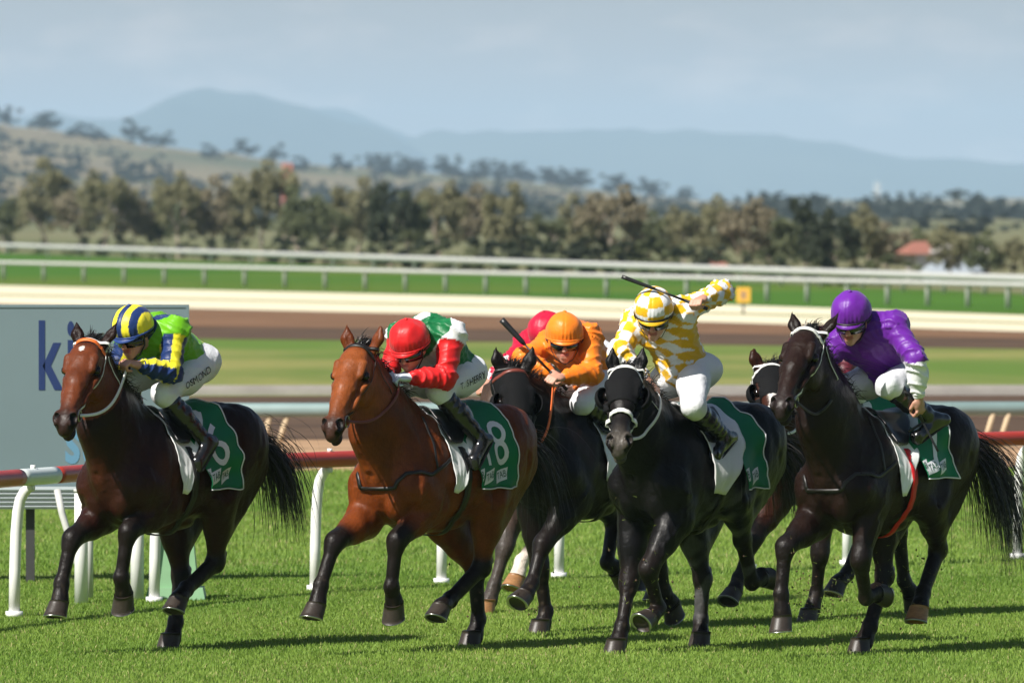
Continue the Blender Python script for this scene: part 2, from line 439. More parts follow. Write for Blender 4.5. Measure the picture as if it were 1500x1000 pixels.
# ------------------------------------------------------------------ the setting
def sheet(name, pts, z, m, label=None):
    V = [(p[0], p[1], z) for p in pts]; n = len(V)//2
    me = bpy.data.meshes.new(name); me.from_pydata(V, [], [(i, i+1, 2*n-2-i, 2*n-1-i) for i in range(n-1)]); me.materials.append(m)
    return tag(mobj(name, me), kind='structure')
def band(name, top, bot, z, m):
    """a strip of ground between two lines given as (pixel x, pixel y) pairs, carried on past the frame"""
    def ext(l):
        p = [gnd(*q) for q in l]; a, b = p[0], p[-1]; d = (b-a).normalized()
        return [a-d*a.y*1.0]+p+[b+d*b.y*1.0]
    t, b = ext(top), ext(bot)
    return sheet(name, t+b[::-1], z, m)
me = bpy.data.meshes.new('ground'); me.from_pydata([(-9000, -300, -.02), (9000, -300, -.02), (9000, 24500, -.02), (-9000, 24500, -.02)], [], [(0, 1, 2, 3)]); me.materials.append(M['plain'])
tag(mobj('ground', me), kind='structure')
sheet('turf_track', [(-60, 20), (0, 20), (60, 20), (60, 108), (0, 103), (-60, 99)], 0, M['turf'])
band('tan_dirt_strip', [(0, 648), (750, 642), (1500, 634)], [(0, 694), (750, 688), (1500, 684)], .004, M['dirt_tan'])
band('dark_dirt_strip', [(0, 582), (750, 580), (1500, 576)], [(0, 648), (750, 642), (1500, 634)], .008, M['dirt_dark'])
band('dry_grass_strip', [(0, 494), (750, 502), (1500, 512)], [(0, 582), (750, 580), (1500, 576)], .012, M['dry_turf'])
band('dark_dirt_track', [(0, 476), (750, 484), (1500, 497)], [(0, 494), (750, 502), (1500, 512)], .016, M['dirt_dark'])
band('brown_dirt_track', [(0, 446), (750, 464), (1500, 487)], [(0, 476), (750, 484), (1500, 497)], .020, M['dirt_brown'])
band('sand_strip', [(0, 419), (750, 436), (1500, 463)], [(0, 433), (750, 450), (1500, 475)], .024, M['sand'])
band('sand_track', [(0, 433), (750, 450), (1500, 475)], [(0, 446), (750, 464), (1500, 487)], .028, M['sand'])
band('verge_strip', [(0, 432), (750, 449), (1500, 474)], [(0, 434), (750, 451), (1500, 476)], .034, M['dry_turf'])
band('far_track', [(0, 371), (750, 401), (1500, 431)], [(0, 419), (750, 436), (1500, 463)], .030, M['far_turf'])

# --- far hills and mountains
def ridge(name, prof, dist, depth, m, seed, rough, foot=-2.0, back=1.0, nx=260, ny=26):
    xs = np.array([p[0] for p in prof], float); ys = np.array([p[1] for p in prof], float)
    X = np.linspace(xs[0], xs[-1], nx); Y = np.interp(X, xs, ys)
    ker = np.hanning(9); ker /= ker.sum(); Y = np.convolve(np.pad(Y, 4, mode='edge'), ker, 'valid')
    r = np.random.default_rng(seed); V = []
    ph = r.uniform(0, 6.28, (14, 2)); fr = r.uniform(.6, 5, 14)
    for j in range(ny):
        t = j/(ny-1)
        prof_t = math.sin(min(t/.62, 1)*math.pi/2)**1.2 if t < .62 else 1-(t-.62)/.38*back
        yy = dist+depth*(t-.62)
        for i in range(nx):
            wx = (X[i]-750)/F_PX*dist; top = CAM_H+(300-Y[i])/F_PX*dist
            nse = sum(math.sin(fr[q]*X[i]*.02+ph[q, 0]+fr[(q+5) % 14]*t*4+ph[q, 1])/(1+fr[q]) for q in range(14))
            z = foot+(top-foot)*prof_t+nse*rough*top*(.25+prof_t)*(1 if t < .6 else .35)*(1-abs(t-.62)*.3)
            V.append((wx, yy+nse*depth*.02, z))
    Q = [(j*nx+i, j*nx+i+1, (j+1)*nx+i+1, (j+1)*nx+i) for j in range(ny-1) for i in range(nx-1)]
    return tag(mobj(name, np_mesh(name, V, [np.array(Q)], m)), kind='structure')
ridge('mountain_range', [(-1300, 215), (-700, 190), (-300, 176), (0, 174), (90, 166), (170, 180), (215, 162), (262, 139), (300, 131), (345, 135), (380, 138), (430, 152), (480, 170), (540, 192), (600, 206), (660, 262), (760, 300)], 19000, 3300, M['mountain'], 1, .045)
ridge('far_mountain_range', [(-900, 230), (300, 200), (440, 158), (500, 160), (545, 178), (600, 200), (680, 225), (800, 260)], 22500, 900, M['mountain'], 5, .02)
ridge('long_mountain_range', [(420, 300), (520, 240), (600, 206), (650, 196), (700, 193), (780, 191), (860, 194), (920, 193), (1000, 191), (1100, 196), (1190, 206), (1260, 222), (1310, 231), (1360, 231), (1420, 233), (1500, 246), (1800, 262), (2300, 275), (2900, 290)], 20500, 3000, M['mountain'], 2, .035)
ridge('grassy_hill', [(-1500, 205), (-700, 190), (-200, 184), (0, 184), (60, 188), (120, 198), (200, 210), (300, 222), (400, 235), (500, 246), (620, 254), (720, 261), (820, 272), (920, 284), (1020, 294), (1200, 299)], 4400, 1500, M['hill'], 3, .03)
ridge('low_field_rise', [(900, 299), (1080, 295), (1200, 293), (1350, 292), (1500, 290), (1800, 286), (2400, 284)], 5200, 1200, M['hill'], 4, .0)

LM = ['at the left edge', 'above the board lettering', 'above the ears of the leftmost horse', 'left of the striped helmet', 'above the striped helmet', 'right of the striped helmet', 'above the lime jacket', 'halfway from the striped helmet to the red mast', 'left of the red mast', 'right of the red mast', 'above the ears of the bright bay', 'left of the red helmet', 'above the red helmet', 'right of the red helmet', 'above the upright whip', 'right of the upright whip', 'above the crimson helmet', 'above the orange helmet', 'above the swung whip tip', 'above the chequered helmet', 'above the hand with the swung whip', 'above the raised elbow', 'above the yellow marker', 'right of the yellow marker', 'above the rightmost horse', 'above the purple helmet', 'right of the purple helmet', 'left of the pale shed', 'above the pale shed', 'right of the pale shed', 'at the right edge']
def lm(px): return LM[min(max(int(round(px/50.0)), 0), 30)]
# --- trees: prototypes with trunk and crown, then individual copies
def tree_proto(seed, m, tall=1.0, spread=.42, ncl=26, nleaf=70, lean=0.0, leaf=.045, trunk_h=.38):
    r = np.random.default_rng(seed); mb = MB(); tips = []
    def branch(p, d, L, rad, lvl):
        pts = [np.array(p)]; dd = nrm(d)
        for i in range(5):
            dd = nrm(dd+r.normal(size=3)*.14+np.array([0, 0, .05])); pts.append(pts[-1]+dd*L/5)
        mb.tube(pts, np.linspace(rad, rad*.55, 6), 6)
        if lvl < 2:
            for k in range(3 if lvl == 0 else 3):
                a = r.uniform(0, 6.28); up = r.uniform(.35, 1.0)
                branch(pts[-1 if k else -2], np.array([math.cos(a), math.sin(a), up]), L*r.uniform(.55, .85), rad*.55, lvl+1)
        else: tips.append(pts[-1])
    branch((0, 0, 0), (lean, 0, 1), trunk_h, .034, 0)
    tips = np.array(tips)
    cz = tips[:, 2].mean()
    cl = [t+r.normal(size=3)*.05 for t in tips]
    while len(cl) < ncl:
        a = r.uniform(0, 6.28); q = math.sqrt(r.uniform(0, 1))*spread
        cl.append(np.array([math.cos(a)*q+lean*.4, math.sin(a)*q, trunk_h*.75+r.uniform(0, 1)**.8*(1-trunk_h*.75)*(1-.35*(q/spread)**2)]))
    V = []; Q = []
    for c in cl:
        rad = r.uniform(.07, .14)
        for k in range(nleaf):
            o = r.normal(size=3); o = o/np.linalg.norm(o)*rad*r.uniform(.3, 1)**.5; o[2] *= .7
            a = nrm(r.normal(size=3)); b = nrm(np.cross(a, r.normal(size=3))); s = leaf*r.uniform(.5, 1.1)
            p = c+o; n = len(V); V += [p-a*s-b*s*.35, p+a*s*.2-b*s*.5, p+a*s, p-a*s*.1+b*s*.5]; Q.append((n, n+1, n+2, n+3))
    V = np.array(V); top = V[:, 2].max(); V /= top
    tm = mb.mesh('trunk', M['bark'])
    co = np.zeros(len(tm.vertices)*3, np.float32); tm.vertices.foreach_get('co', co); tm.vertices.foreach_set('co', co/top)
    return tm, np_mesh('crown', V, [np.array(Q)], m, smooth=False)
PROTO = {}
for nm, m in (('olive', 'leaf_olive'), ('green', 'leaf_green'), ('dark', 'leaf_dark'), ('brown', 'leaf_brown')):
    PROTO[nm] = [tree_proto(11+i*7+len(nm), M[m], spread=(.36, .46)[i], lean=(.0, .22)[i], ncl=(44, 40)[i], trunk_h=(.34, .42)[i]) for i in range(2)]
PROTO['grey'] = [tree_proto(91, M['leaf_grey'], spread=.55, ncl=24, nleaf=36, leaf=.08, trunk_h=.2), tree_proto(92, M['leaf_grey'], spread=.4, ncl=20, nleaf=36, leaf=.08, trunk_h=.3)]
PROTO['shrub'] = [tree_proto(95, M['leaf_dark'], spread=.8, ncl=30, nleaf=50, leaf=.07, trunk_h=.12), tree_proto(96, M['leaf_green'], spread=.8, ncl=30, nleaf=50, leaf=.07, trunk_h=.12)]
def tree(name, kind, var, px, py_top, dist, label, group, wide=1.0, base_z=0.0, rz=0.0):
    top = at(px, py_top, dist); h = top.z-base_z
    o = empty(name, (top.x, dist, base_z), rz); o.scale = (h*wide, h*wide, h)
    tm, cm = PROTO[kind][var]
    mobj('trunk', tm, o); mobj('crown', cm, o)
    return tag(o, label, 'tree' if name != 'bush' else 'bush', group)
def row_d(px): return 39300/(74+61*px/1500.0)*1.05
ROW = [(-60, 262, 'olive', 0, 1.1), (5, 300, 'green', 1, 1.3), (68, 240, 'olive', 0, 1.0), (118, 285, 'brown', 1, 1.1), (152, 252, 'olive', 1, .9), (196, 282, 'brown', 0, 1.1), (240, 300, 'green', 0, 1.2), (262, 258, 'olive', 1, .7),
       (305, 264, 'brown', 0, 1.0), (345, 270, 'olive', 0, .9), (382, 236, 'olive', 1, .9), (440, 284, 'green', 0, 1.1), (478, 305, 'green', 1, 1.2), (522, 266, 'olive', 0, 1.0), (572, 268, 'dark', 1, .8), (600, 285, 'green', 0, 1.0), (645, 274, 'olive', 1, .9),
       (695, 278, 'brown', 0, 1.1), (742, 274, 'olive', 0, .9), (792, 318, 'green', 1, 1.1), (848, 288, 'olive', 0, 1.0), (902, 280, 'brown', 1, 1.0), (950, 318, 'green', 0, 1.1), (1000, 308, 'olive', 1, .9), (1052, 290, 'olive', 0, 1.0), (1092, 292, 'brown', 1, 1.0),
       (1135, 318, 'green', 0, 1.2), (1178, 298, 'dark', 0, .8), (1222, 312, 'dark', 1, .9), (1268, 303, 'olive', 0, .9), (1305, 330, 'brown', 0, 1.2), (1345, 345, 'green', 0, 1.3), (1392, 338, 'olive', 1, 1.0), (1440, 344, 'green', 0, 1.1), (1482, 352, 'olive', 1, 1.3), (1530, 330, 'olive', 0, 1.2)]
words = {'olive': 'olive green gum tree', 'green': 'leafy green gum tree', 'dark': 'dark green upright tree', 'brown': 'brownish sparse gum tree'}
SPOT = ['at the far left edge', 'left of the tall pale trunk', 'tall with a pale trunk, at the left', 'low beside the tall left tree', 'rising above the striped helmet', 'low, right of the striped helmet', 'low at the foot of the leaning trunk', 'narrow with a leaning pale trunk',
        'left of the tallest middle tree', 'tucked against the tallest middle tree', 'tallest, in front of the red mast', 'rounded, right of the red mast', 'low, filling a gap by the red mast', 'above the ears of the bright bay horse', 'above the red helmet', 'broad, just right of the dark tree', 'left of the pale forked trunk',
        'with a pale forked trunk at the middle', 'right of the pale forked trunk', 'low, beside the dark hedge', 'behind the dark hedge', 'above the raised whip', 'low, left of the chequered helmet', 'above the chequered helmet', 'above the raised elbow', 'just right of the raised elbow',
        'low, in front of the dark pair', 'left one of the dark pair', 'right one of the dark pair', 'right of the dark pair', 'low, left of the red roof', 'low, in front of the red roof', 'just left of the pale shed', 'behind the pale shed', 'right of the pale shed', 'past the right edge']
for i, (px, ty, kd, vr, wd) in enumerate(ROW):
    tree('gum_tree', kd, vr, px, ty-6-(i*29 % 5)*2, row_d(px)+8+(i*37 % 7)*6, words[kd]+' '+SPOT[i], 'trees beyond the far rails', wd*.76, -.1, i*1.3)
for i in range(27):
    px = i*50+((i*17) % 21)-10; dk = 770 < px < 905
    tree('bush', 'shrub', 0 if dk or i % 3 == 0 else 1, px, (342 if dk else (342, 350, 356)[i % 3])+(14 if px > 1000 else 0), row_d(px)+(i % 4)*4, 'low %s bush under the gum trees, %s' % ('dark' if dk or i % 3 == 0 else 'green', lm(px)), 'bushes under the gum trees', 1.25, -.1, i)
hr_ = np.random.default_rng(21)
hx = np.array([p for p in (-200, 0, 60, 120, 200, 300, 400, 500, 620, 720, 820, 920, 1020)]); hy = np.array([184, 184, 188, 198, 210, 222, 235, 246, 254, 261, 272, 284, 294])
for i in range(42):
    row = i % 2; px = (i//2)*50+hr_.uniform(-14, 14); line = np.interp(px, hx, hy); f = hr_.uniform(.05, .28) if row == 0 else hr_.uniform(.4, .8)
    if row == 0 and 90 < px < 535: continue
    dist = 4400-930*f
    zt = -2+(CAM_H+(300-line)/F_PX*4400+2)*math.sin(min(1-f*.6, 1)*math.pi/2)**1.2
    pyb = 300-(zt-CAM_H)/dist*F_PX
    tree('hill_tree', 'grey', i % 2, px, pyb-hr_.uniform(18, 32), dist, 'grey tree %s on the grassy hill, %s' % ('high' if row == 0 else 'low', lm(px)), 'trees dotted over the grassy hill', hr_.uniform(1.1, 1.7), zt-1.0, i)
for px, ty, hh, lab in ((195, 172, 0, 'lone dark tree standing on the hill crest at the left'), (566, 224, 0, 'largest of the tree clump on the crest in the middle'), (606, 232, 0, 'broad tree of the clump on the crest, right side'), (662, 240, 0, 'small round tree on the crest right of the clump'), (745, 248, 0, 'left of two small trees on the hill crest'), (772, 250, 0, 'right of two small trees on the hill crest')):
    zc = CAM_H+(300-np.interp(px, hx, hy))/F_PX*4400
    tree('hill_tree', 'grey', 1 if px == 195 else 0, px, ty, 4385, lab, 'trees dotted over the grassy hill', .9 if px == 195 else 1.5, zc-1.0, px)
for i in range(10):
    px = 1050+i*50+hr_.uniform(-12, 12)
    tree('hill_tree', 'grey', i % 2, px, hr_.uniform(304, 328), 800+hr_.uniform(0, 400), 'grey green tree out on the plain, '+lm(px), 'trees among the far houses', hr_.uniform(1.3, 1.9), -.5, i)
def far_wood():
    r = np.random.default_rng(77); tm, cm = tree_proto(93, M['leaf_grey'], spread=.6, ncl=22, nleaf=9, leaf=.15, trunk_h=.15)
    n = len(cm.vertices); co = np.zeros(n*3, np.float32); cm.vertices.foreach_get('co', co); co = co.reshape(-1, 3); Q = np.arange(n).reshape(-1, 4); Vs = []; Qs = []; k = 0
    for i in range(470):
        px = r.uniform(-150, 1650); line = np.interp(px, hx, hy) if px < 1020 else 297
        py = 332-(332-line-8)*r.uniform(0, 1)**1.25*(.93 if px < 250 else (.62 if px < 560 else .8)) if px < 1020 else r.uniform(305, 345)
        f = (332-py)/(332-line+.01) if px < 1020 else .1; d = 1500+f*2300+r.uniform(0, 300); base = at(px, py+6, d); s = r.uniform(22, 40)*d/F_PX*(1-.35*f); a = r.uniform(0, 6.28); w = r.uniform(.9, 1.5)*s
        c, sn = math.cos(a), math.sin(a); V = np.stack([(co[:, 0]*c-co[:, 1]*sn)*w+base.x, (co[:, 0]*sn+co[:, 1]*c)*w+d, co[:, 2]*s+base.z], 1); Vs.append(V); Qs.append(Q+k); k += n
    tag(mobj('far_wood', np_mesh('far_wood', np.concatenate(Vs), [np.concatenate(Qs)], M['leaf_grey'], False)), 'hazy grey green woodland spread over the valley behind the gum trees', 'woodland', kind='stuff')
    # the rolling ground the wood grows on
    prof = [(-1500, 250), (-200, 232), (0, 230), (200, 250), (400, 268), (600, 276), (800, 288), (1000, 300), (1200, 303)]
    ridge('wooded_slope', prof, 3900, 3100, M['hill'], 8, .0)
far_wood()

# --- houses, shed and mast far behind
def house(px0, px1, py_eave, py_ridge, dist, wall, roof, label, depth=9.0, gable=True):
    a, b = at(px0, py_eave, dist), at(px1, py_eave, dist); w = b.x-a.x; h = a.z+.5; hr2 = at(px0, py_ridge, dist).z+.5
    o = empty('house', ((a.x+b.x)/2, dist, -.5)); mb = MB(); mb.box((0, depth/2, h/2), (w, depth, h)); mb.obj('wall', wall, o, False)
    r = MB(); e = .4
    V = [(-w/2-e, -e, h), (w/2+e, -e, h), (w/2+e, depth+e, h), (-w/2-e, depth+e, h), (-w/2+w*.12, depth/2, hr2), (w/2-w*.12, depth/2, hr2)]
    r.add(V, [(0, 1, 5, 4), (2, 3, 4, 5), (3, 2, 1, 0)], [(1, 2, 5), (3, 0, 4)]); r.obj('roof', roof, o, False)
    n = max(2, int(w/3.5))
    for i in range(n):
        x = -w/2+w*(i+.5)/n; m = MB(); m.box((x, -.03, h*.52), (w/n*.45, .08, h*.36)); win = m.obj('window', M['window'], o, False)
        m = MB(); m.box((x, -.06, h*.32), (w/n*.52, .14, .12)); m.obj('sill', M['white_paint'], win, False)
    return tag(o, label, 'house', 'far houses')
house(1035, 1075, 398, 380, 360, M['wall_cream'], M['roof_red'], 'cream house with red roof above the yellow sign')
house(1342, 1372, 372, 354, 345, M['wall_cream'], M['roof_red'], 'small cream house with red tiled roof at the right')
house(1376, 1398, 370, 352, 345, M['wall_cream'], M['wall_cream'], 'pale house next to the red tiled one')
house(1418, 1448, 372, 354, 345, M['wall_cream'], M['wall_cream'], 'cream house right of the slim white mast')
house(1372, 1446, 410, 384, 335, M['wall_cream'], M['roof_grey'], 'long pale shed with blue grey metal roof at the right', 14)
def mast(px, py0, py1, dist, wd, m, label):
    t = at(px, py0, dist); b = at(px, py1, dist); o = empty('lattice_mast', (b.x, dist, b.z)); h = t.z-b.z
    for sx in (-1, 1):
        for sy in (-1, 1):
            mb = MB(); mb.tube([(sx*wd/2, sy*wd/2, -3), (sx*wd*.36, sy*wd*.36, h)], .13, 6); mb.obj('leg', m, o)
    for i in range(9):
        z = h*i/8; q = wd*(1-.28*i/8)/2; z2 = h*min(i+1, 8)/8; q2 = wd*(1-.28*min(i+1, 8)/8)/2
        mb = MB()
        for s in (-1, 1):
            mb.tube([(-q, s*q, z), (q, s*q, z)], .07, 5); mb.tube([(s*q, -q, z), (s*q, q, z)], .07, 5)
            if i < 8: mb.tube([(-q, s*q, z), (q2, s*q2, z2)], .06, 5); mb.tube([(s*q, -q, z), (s*q2, q2, z2)], .06, 5)
        mb.obj('brace', m, o)
    return tag(o, label, 'mast')
mast(421, 240, 292, 900, 1.1, M['mast'], 'reddish lattice mast behind the tallest gum tree')
mast(1285, 268, 302, 2400, 1.3, M['grey_white'], 'faint pale lattice mast above the field at the right')

# --- far running rails
def far_rail(name, base, h, pipe, label, m=M['grey_white']):
    P = np.array([[p[0], p[1]] for p in base]); seg = np.linalg.norm(np.diff(P, axis=0), axis=1); s = np.concatenate([[0], np.cumsum(seg)])
    n = 44; u = np.linspace(0, s[-1], n); Q = np.stack([np.interp(u, s, P[:, 0]), np.interp(u, s, P[:, 1])], 1)
    o = empty(name, (Q[0][0], Q[0][1], 0))
    Z = np.stack([Q[:, 0]-Q[0][0], Q[:, 1]-Q[0][1], np.full(n, h)], 1)
    mb = MB(); mb.tube(Z, pipe, 10); mb.obj('rail', m, o)
    return o, Q
def posts_along(o, base_px, y_of, h, rad, m=M['grey_white']):
    me = None
    for px in base_px:
        g = gnd(px, y_of(px))
        if me is None:
            mb = MB(); mb.tube([(0, .25, -.02), (0, .22, h*.75), (0, .12, h*.96), (0, 0, h)], rad, 8); mb.box((0, .25, .01), (.22, .22, .02)); me = mb.mesh('post', m)
        p = mobj('post', me, o); p.location = (g.x-o.location.x, g.y-o.location.y, 0)
yf1 = lambda px: 411+43*(px/1500.0)
l1 = [gnd(px, yf1(px)) for px in np.linspace(-700, 2200, 16)]
o, Q = far_rail('running_rail', l1, .72, .075, None); tag(o, 'white running rail along the near edge of the far green track', 'rail', 'far white rails')
posts_along(o, [5+i*58.9 for i in range(-11, 37)], yf1, .70, .075)
yf2 = lambda px: 374+61*(px/1500.0)
l2 = [gnd(px, yf2(px)) for px in np.linspace(-700, 2200, 16)]
o, Q = far_rail('running_rail', l2, .60, .13, None); tag(o, 'white running rail along the back of the far green track, under the trees', 'rail', 'far white rails')
posts_along(o, [10+i*59.7 for i in range(-11, 37)], yf2, .58, .075)

# --- small yellow marker by the sand
g = gnd(1089, 462); o = empty('marker_sign', g); s = g.y/F_PX
mb = MB(); mb.box((0, 0, 30*s), (20*s, .03, 22*s)); mb.obj('panel', M['yellow_sign'], o, False)
mb = MB(); mb.tube([(0, .04, 0), (0, .04, 22*s)], .03, 8); mb.obj('post', M['dark_metal'], o)
mb = MB(); mb.box((0, -.017, 30*s), (9*s, .004, 12*s)); mb.obj('number_patch', M['dirt_tan'], o, False)
tag(o, 'small square yellow marker sign beside the sand track', 'sign')

# --- low teal rail on splayed timber posts, and the kerb behind it
yb = 658
o = empty('low_rail', gnd(750, yb)); s = o.location.y/F_PX
mb = MB(); mb.tube([(-14, -.25, 57*s), (0, 0, 58*s), (14, .35, 61*s)], .088, 12); mb.obj('rail', M['teal'], o)
pme = None
for px in (-130, 20, 202, 385, 405, 545, 568, 705, 880, 1065, 1245, 1275, 1440, 1462, 1610):
    x = (px-750)*s
    if pme is None:
        mb = MB(); mb.tube([(0, 0, -.02), (.09, 0, 54*s)], .035, 8); pme = mb.mesh('post', M['timber'])
    p = mobj('post', pme, o); p.location = (x, .02*x, 0); p.rotation_euler = (0, .02*(px % 7), 0)
tag(o, 'low pale teal rail on leaning timber posts behind the red rail', 'rail')
mb = MB(); c = gnd(750, 579); mb.box((0, 0, .05), (60, .5, .1)); mb.box((0, .05, .13), (60, .3, .06)); o = mb.obj('kerb', M['kerb'], None, False, c, math.radians(1.2)); tag(o, kind='structure')

# --- near running rail: red and white pipe on gooseneck posts
RP = [(-6.2, 54.2), (-5.2, 58.6), (-4.35, 62.0), (-3.72, 64.35), (-2.85, 66.75), (-1.85, 68.8), (0, 71.2), (2, 73.3), (4.35, 75.6), (7, 78.2), (11, 82)]
RP = np.array(RP); ss = np.concatenate([[0], np.cumsum(np.linalg.norm(np.diff(RP, axis=0), axis=1))])
def rail_pt(u): return np.array([np.interp(u, ss, RP[:, 0]), np.interp(u, ss, RP[:, 1])])
uu = np.linspace(0, ss[-1], 400); RL = np.array([rail_pt(u) for u in uu])
ker = np.hanning(31); ker /= ker.sum(); RL = np.stack([np.convolve(np.pad(RL[:, k], 15, mode='edge'), ker, 'valid') for k in (0, 1)], 1); RL[:15] = np.array([rail_pt(u) for u in uu[:15]])
rail = empty('running_rail', (RL[0][0], RL[0][1], 0)); RH = 1.035
def px_of(p): return 750+F_PX*p[0]/p[1]
pxs = np.array([px_of(p) for p in RL])
cuts = [(-9999, 28, 'red_paint'), (28, 80, 'rail_white'), (80, 372, 'red_paint'), (372, 400, 'rail_white'), (400, 860, 'red_paint'), (860, 905, 'rail_white'), (905, 1420, 'red_paint'), (1420, 9999, 'red_paint')]
for a, b, m in cuts:
    i = np.where((pxs >= a-1) & (pxs <= b+1))[0]
    if len(i) < 2: continue
    u0 = np.interp(max(a, pxs[0]), pxs, np.arange(len(pxs))); u1 = np.interp(min(b, pxs[-1]), pxs, np.arange(len(pxs)))
    t = np.linspace(u0, u1, max(4, int(u1-u0)))
    P = np.stack([np.interp(t, np.arange(len(RL)), RL[:, 0])-RL[0][0], np.interp(t, np.arange(len(RL)), RL[:, 1])-RL[0][1], np.full(len(t), RH)], 1)
    mb = MB(); mb.tube(P, .063, 20); mb.obj('rail_section', M[m], rail)
tag(rail, 'red and white running rail on white gooseneck posts beside the horses', 'rail')
def goose(i):
    T = RL[min(i+3, len(RL)-1)]-RL[max(i-3, 0)]; T /= np.linalg.norm(T); inn = np.array([-T[1], T[0]])
    c = RL[i]-RL[0]; z = np.array([0, .35, .62, .78, .87, .92, .955, .965]); off = np.array([.15, .145, .135, .12, .10, .07, .035, .0])
    P = np.stack([c[0]+inn[0]*off, c[1]+inn[1]*off, z], 1)
    mb = MB(); mb.tube(P, [.042, .042, .042, .042, .041, .040, .038, .036], 14); p = mb.obj('post', M['white_paint'], rail)
    mb = MB(); mb.tube([(P[0][0], P[0][1], 0), (P[0][0], P[0][1], .05)], .065, 14); mb.obj('socket', M['white_paint'], p)
    mb = MB(); mb.tube([(c[0], c[1], RH+.055), (c[0], c[1], RH+.085)], .02, 8); mb.obj('bolt', M['white_paint'], p)
for px in (-160, 50, 250, 487, 664, 836, 985, 1120, 1255, 1390, 1510):
    goose(int(np.argmin(np.abs(pxs-px))))
# a second, older rail post row standing just behind it at the left
for px, pyb, hgt, rad, lab in ((119, 885, .86, .052, 'stout straight white post left of the front legs of the leftmost horse'), (201, 880, .86, .052, 'stout straight white post behind the front legs of the leftmost horse'), (131, 877, .78, .030, 'thin grey post leaning against the stout white one at the left')):
    g = gnd(px, pyb); mb = MB(); mb.tube([(0, 0, 0), (0, 0, hgt*.5), (0, 0, hgt)], rad, 14); o = mb.obj('rail_post', M['white_paint' if rad > .04 else 'grey_white'], None, True, g)
    mb = MB(); mb.tube([(0, 0, hgt-.01), (0, 0, hgt+.015)], rad*1.12, 14); mb.obj('cap', M['grey_white'], o)
    tag(o, lab, 'post', 'loose posts behind the near rail')

# --- advertising board behind the rail
BD = 71.0; bs = BD/F_PX
bl, br = at(-190, 447, BD), at(277, 447, BD); bt = at(0, 446, BD).z; bb = at(0, 742, BD).z
board = empty('advertising_board', ((bl.x+br.x)/2, BD, 0)); bw = br.x-bl.x
mb = MB(); mb.box((0, 0, (bt+bb)/2), (bw, .07, bt-bb)); pm = mb.mesh('panel', M['board'], False); mobj('panel', pm, board)
mb = MB(); mb.box((0, -.037, bt-.012), (bw, .01, .024)); mb.box((bw/2-.012, -.037, (bt+bb)/2), (.024, .01, bt-bb-.05)); mb.obj('edge_trim', M['board'], board, False)
for i in range(5):
    mb = MB(); z = at(0, 716+i*6.2, BD).z; mb.box((0, -.06, z), (bw*.98, .05, .022), Matrix.Rotation(.5, 3, 'X')); mb.obj('slat', M['louvre'], board, False)
for x in (-bw*.42, 0, bw*.40):
    mb = MB(); mb.box((x, .06, bt/2), (.07, .05, bt)); mb.obj('leg', M['dark_metal'], board, False)
for s_, size, px, py, m in (('k', 1, 75, 512, 'navy_print'), ('i', 1, 104, 512, 'navy_print'), ('st', .62, 118, 640, 'blue_print')):
    V, T = text_mesh(s_, 1.0, bold=.022); w0 = max(V[:, 0].max()-V[:, 0].min(), 1e-6); h0 = V[:, 1].max()-V[:, 1].min(); c0 = (V.max(0)+V.min(0))/2
    hpx = {'k': 102, 'i': 100, 'st': 62}[s_]; wpx = {'k': 36, 'i': 10, 'st': 44}[s_]
    c = at(px, py+8, BD)
    P = np.stack([(V[:, 0]-c0[0])/w0*wpx*bs+c.x-board.location.x, np.full(len(V), -.0385), (V[:, 1]-c0[1])/h0*hpx*bs+c.z], 1)
    mobj('letter', np_mesh('letter', P, [np.array(T)], M[m], False), board)
tag(board, 'blue grey advertising board with large navy lettering behind the rail', 'board')
# leaning strut and green plastic base beside it
g = gnd(128, 868); mb = MB(); mb.tube([(0, 0, 0), (-.10, 0, .30), (-.20, .05, .62), (-.24, .1, .8)], .028, 10); o = mb.obj('strut', M['grey_white'], None, True, g); tag(o, 'thin leaning metal strut behind the second gooseneck post', 'strut')
g = gnd(258, 878); o = empty('plastic_stand', g)
mb = MB()
def frus(w0, d0, w1, d1, z0, z1):
    return [(-w0/2, -d0/2, z0), (w0/2, -d0/2, z0), (w0/2, d0/2, z0), (-w0/2, d0/2, z0), (-w1/2, -d1/2, z1), (w1/2, -d1/2, z1), (w1/2, d1/2, z1), (-w1/2, d1/2, z1)]
BQ = [(3, 2, 1, 0), (4, 5, 6, 7), (0, 1, 5, 4), (1, 2, 6, 5), (2, 3, 7, 6), (3, 0, 4, 7)]
mb.add(frus(.34, .3, .24, .18, .10, .62), BQ); mb.obj('body', M['green_plastic'], o, False)
mb = MB(); mb.add(frus(.46, .42, .42, .38, 0, .10), BQ); mb.obj('foot', M['green_plastic'], o, False)
mb = MB(); mb.add(frus(.16, .12, .15, .11, .62, .68), BQ); mb.obj('cap', M['green_plastic'], o, False)
tag(o, 'pale green plastic stand behind the hind legs of the leftmost horse', 'stand')

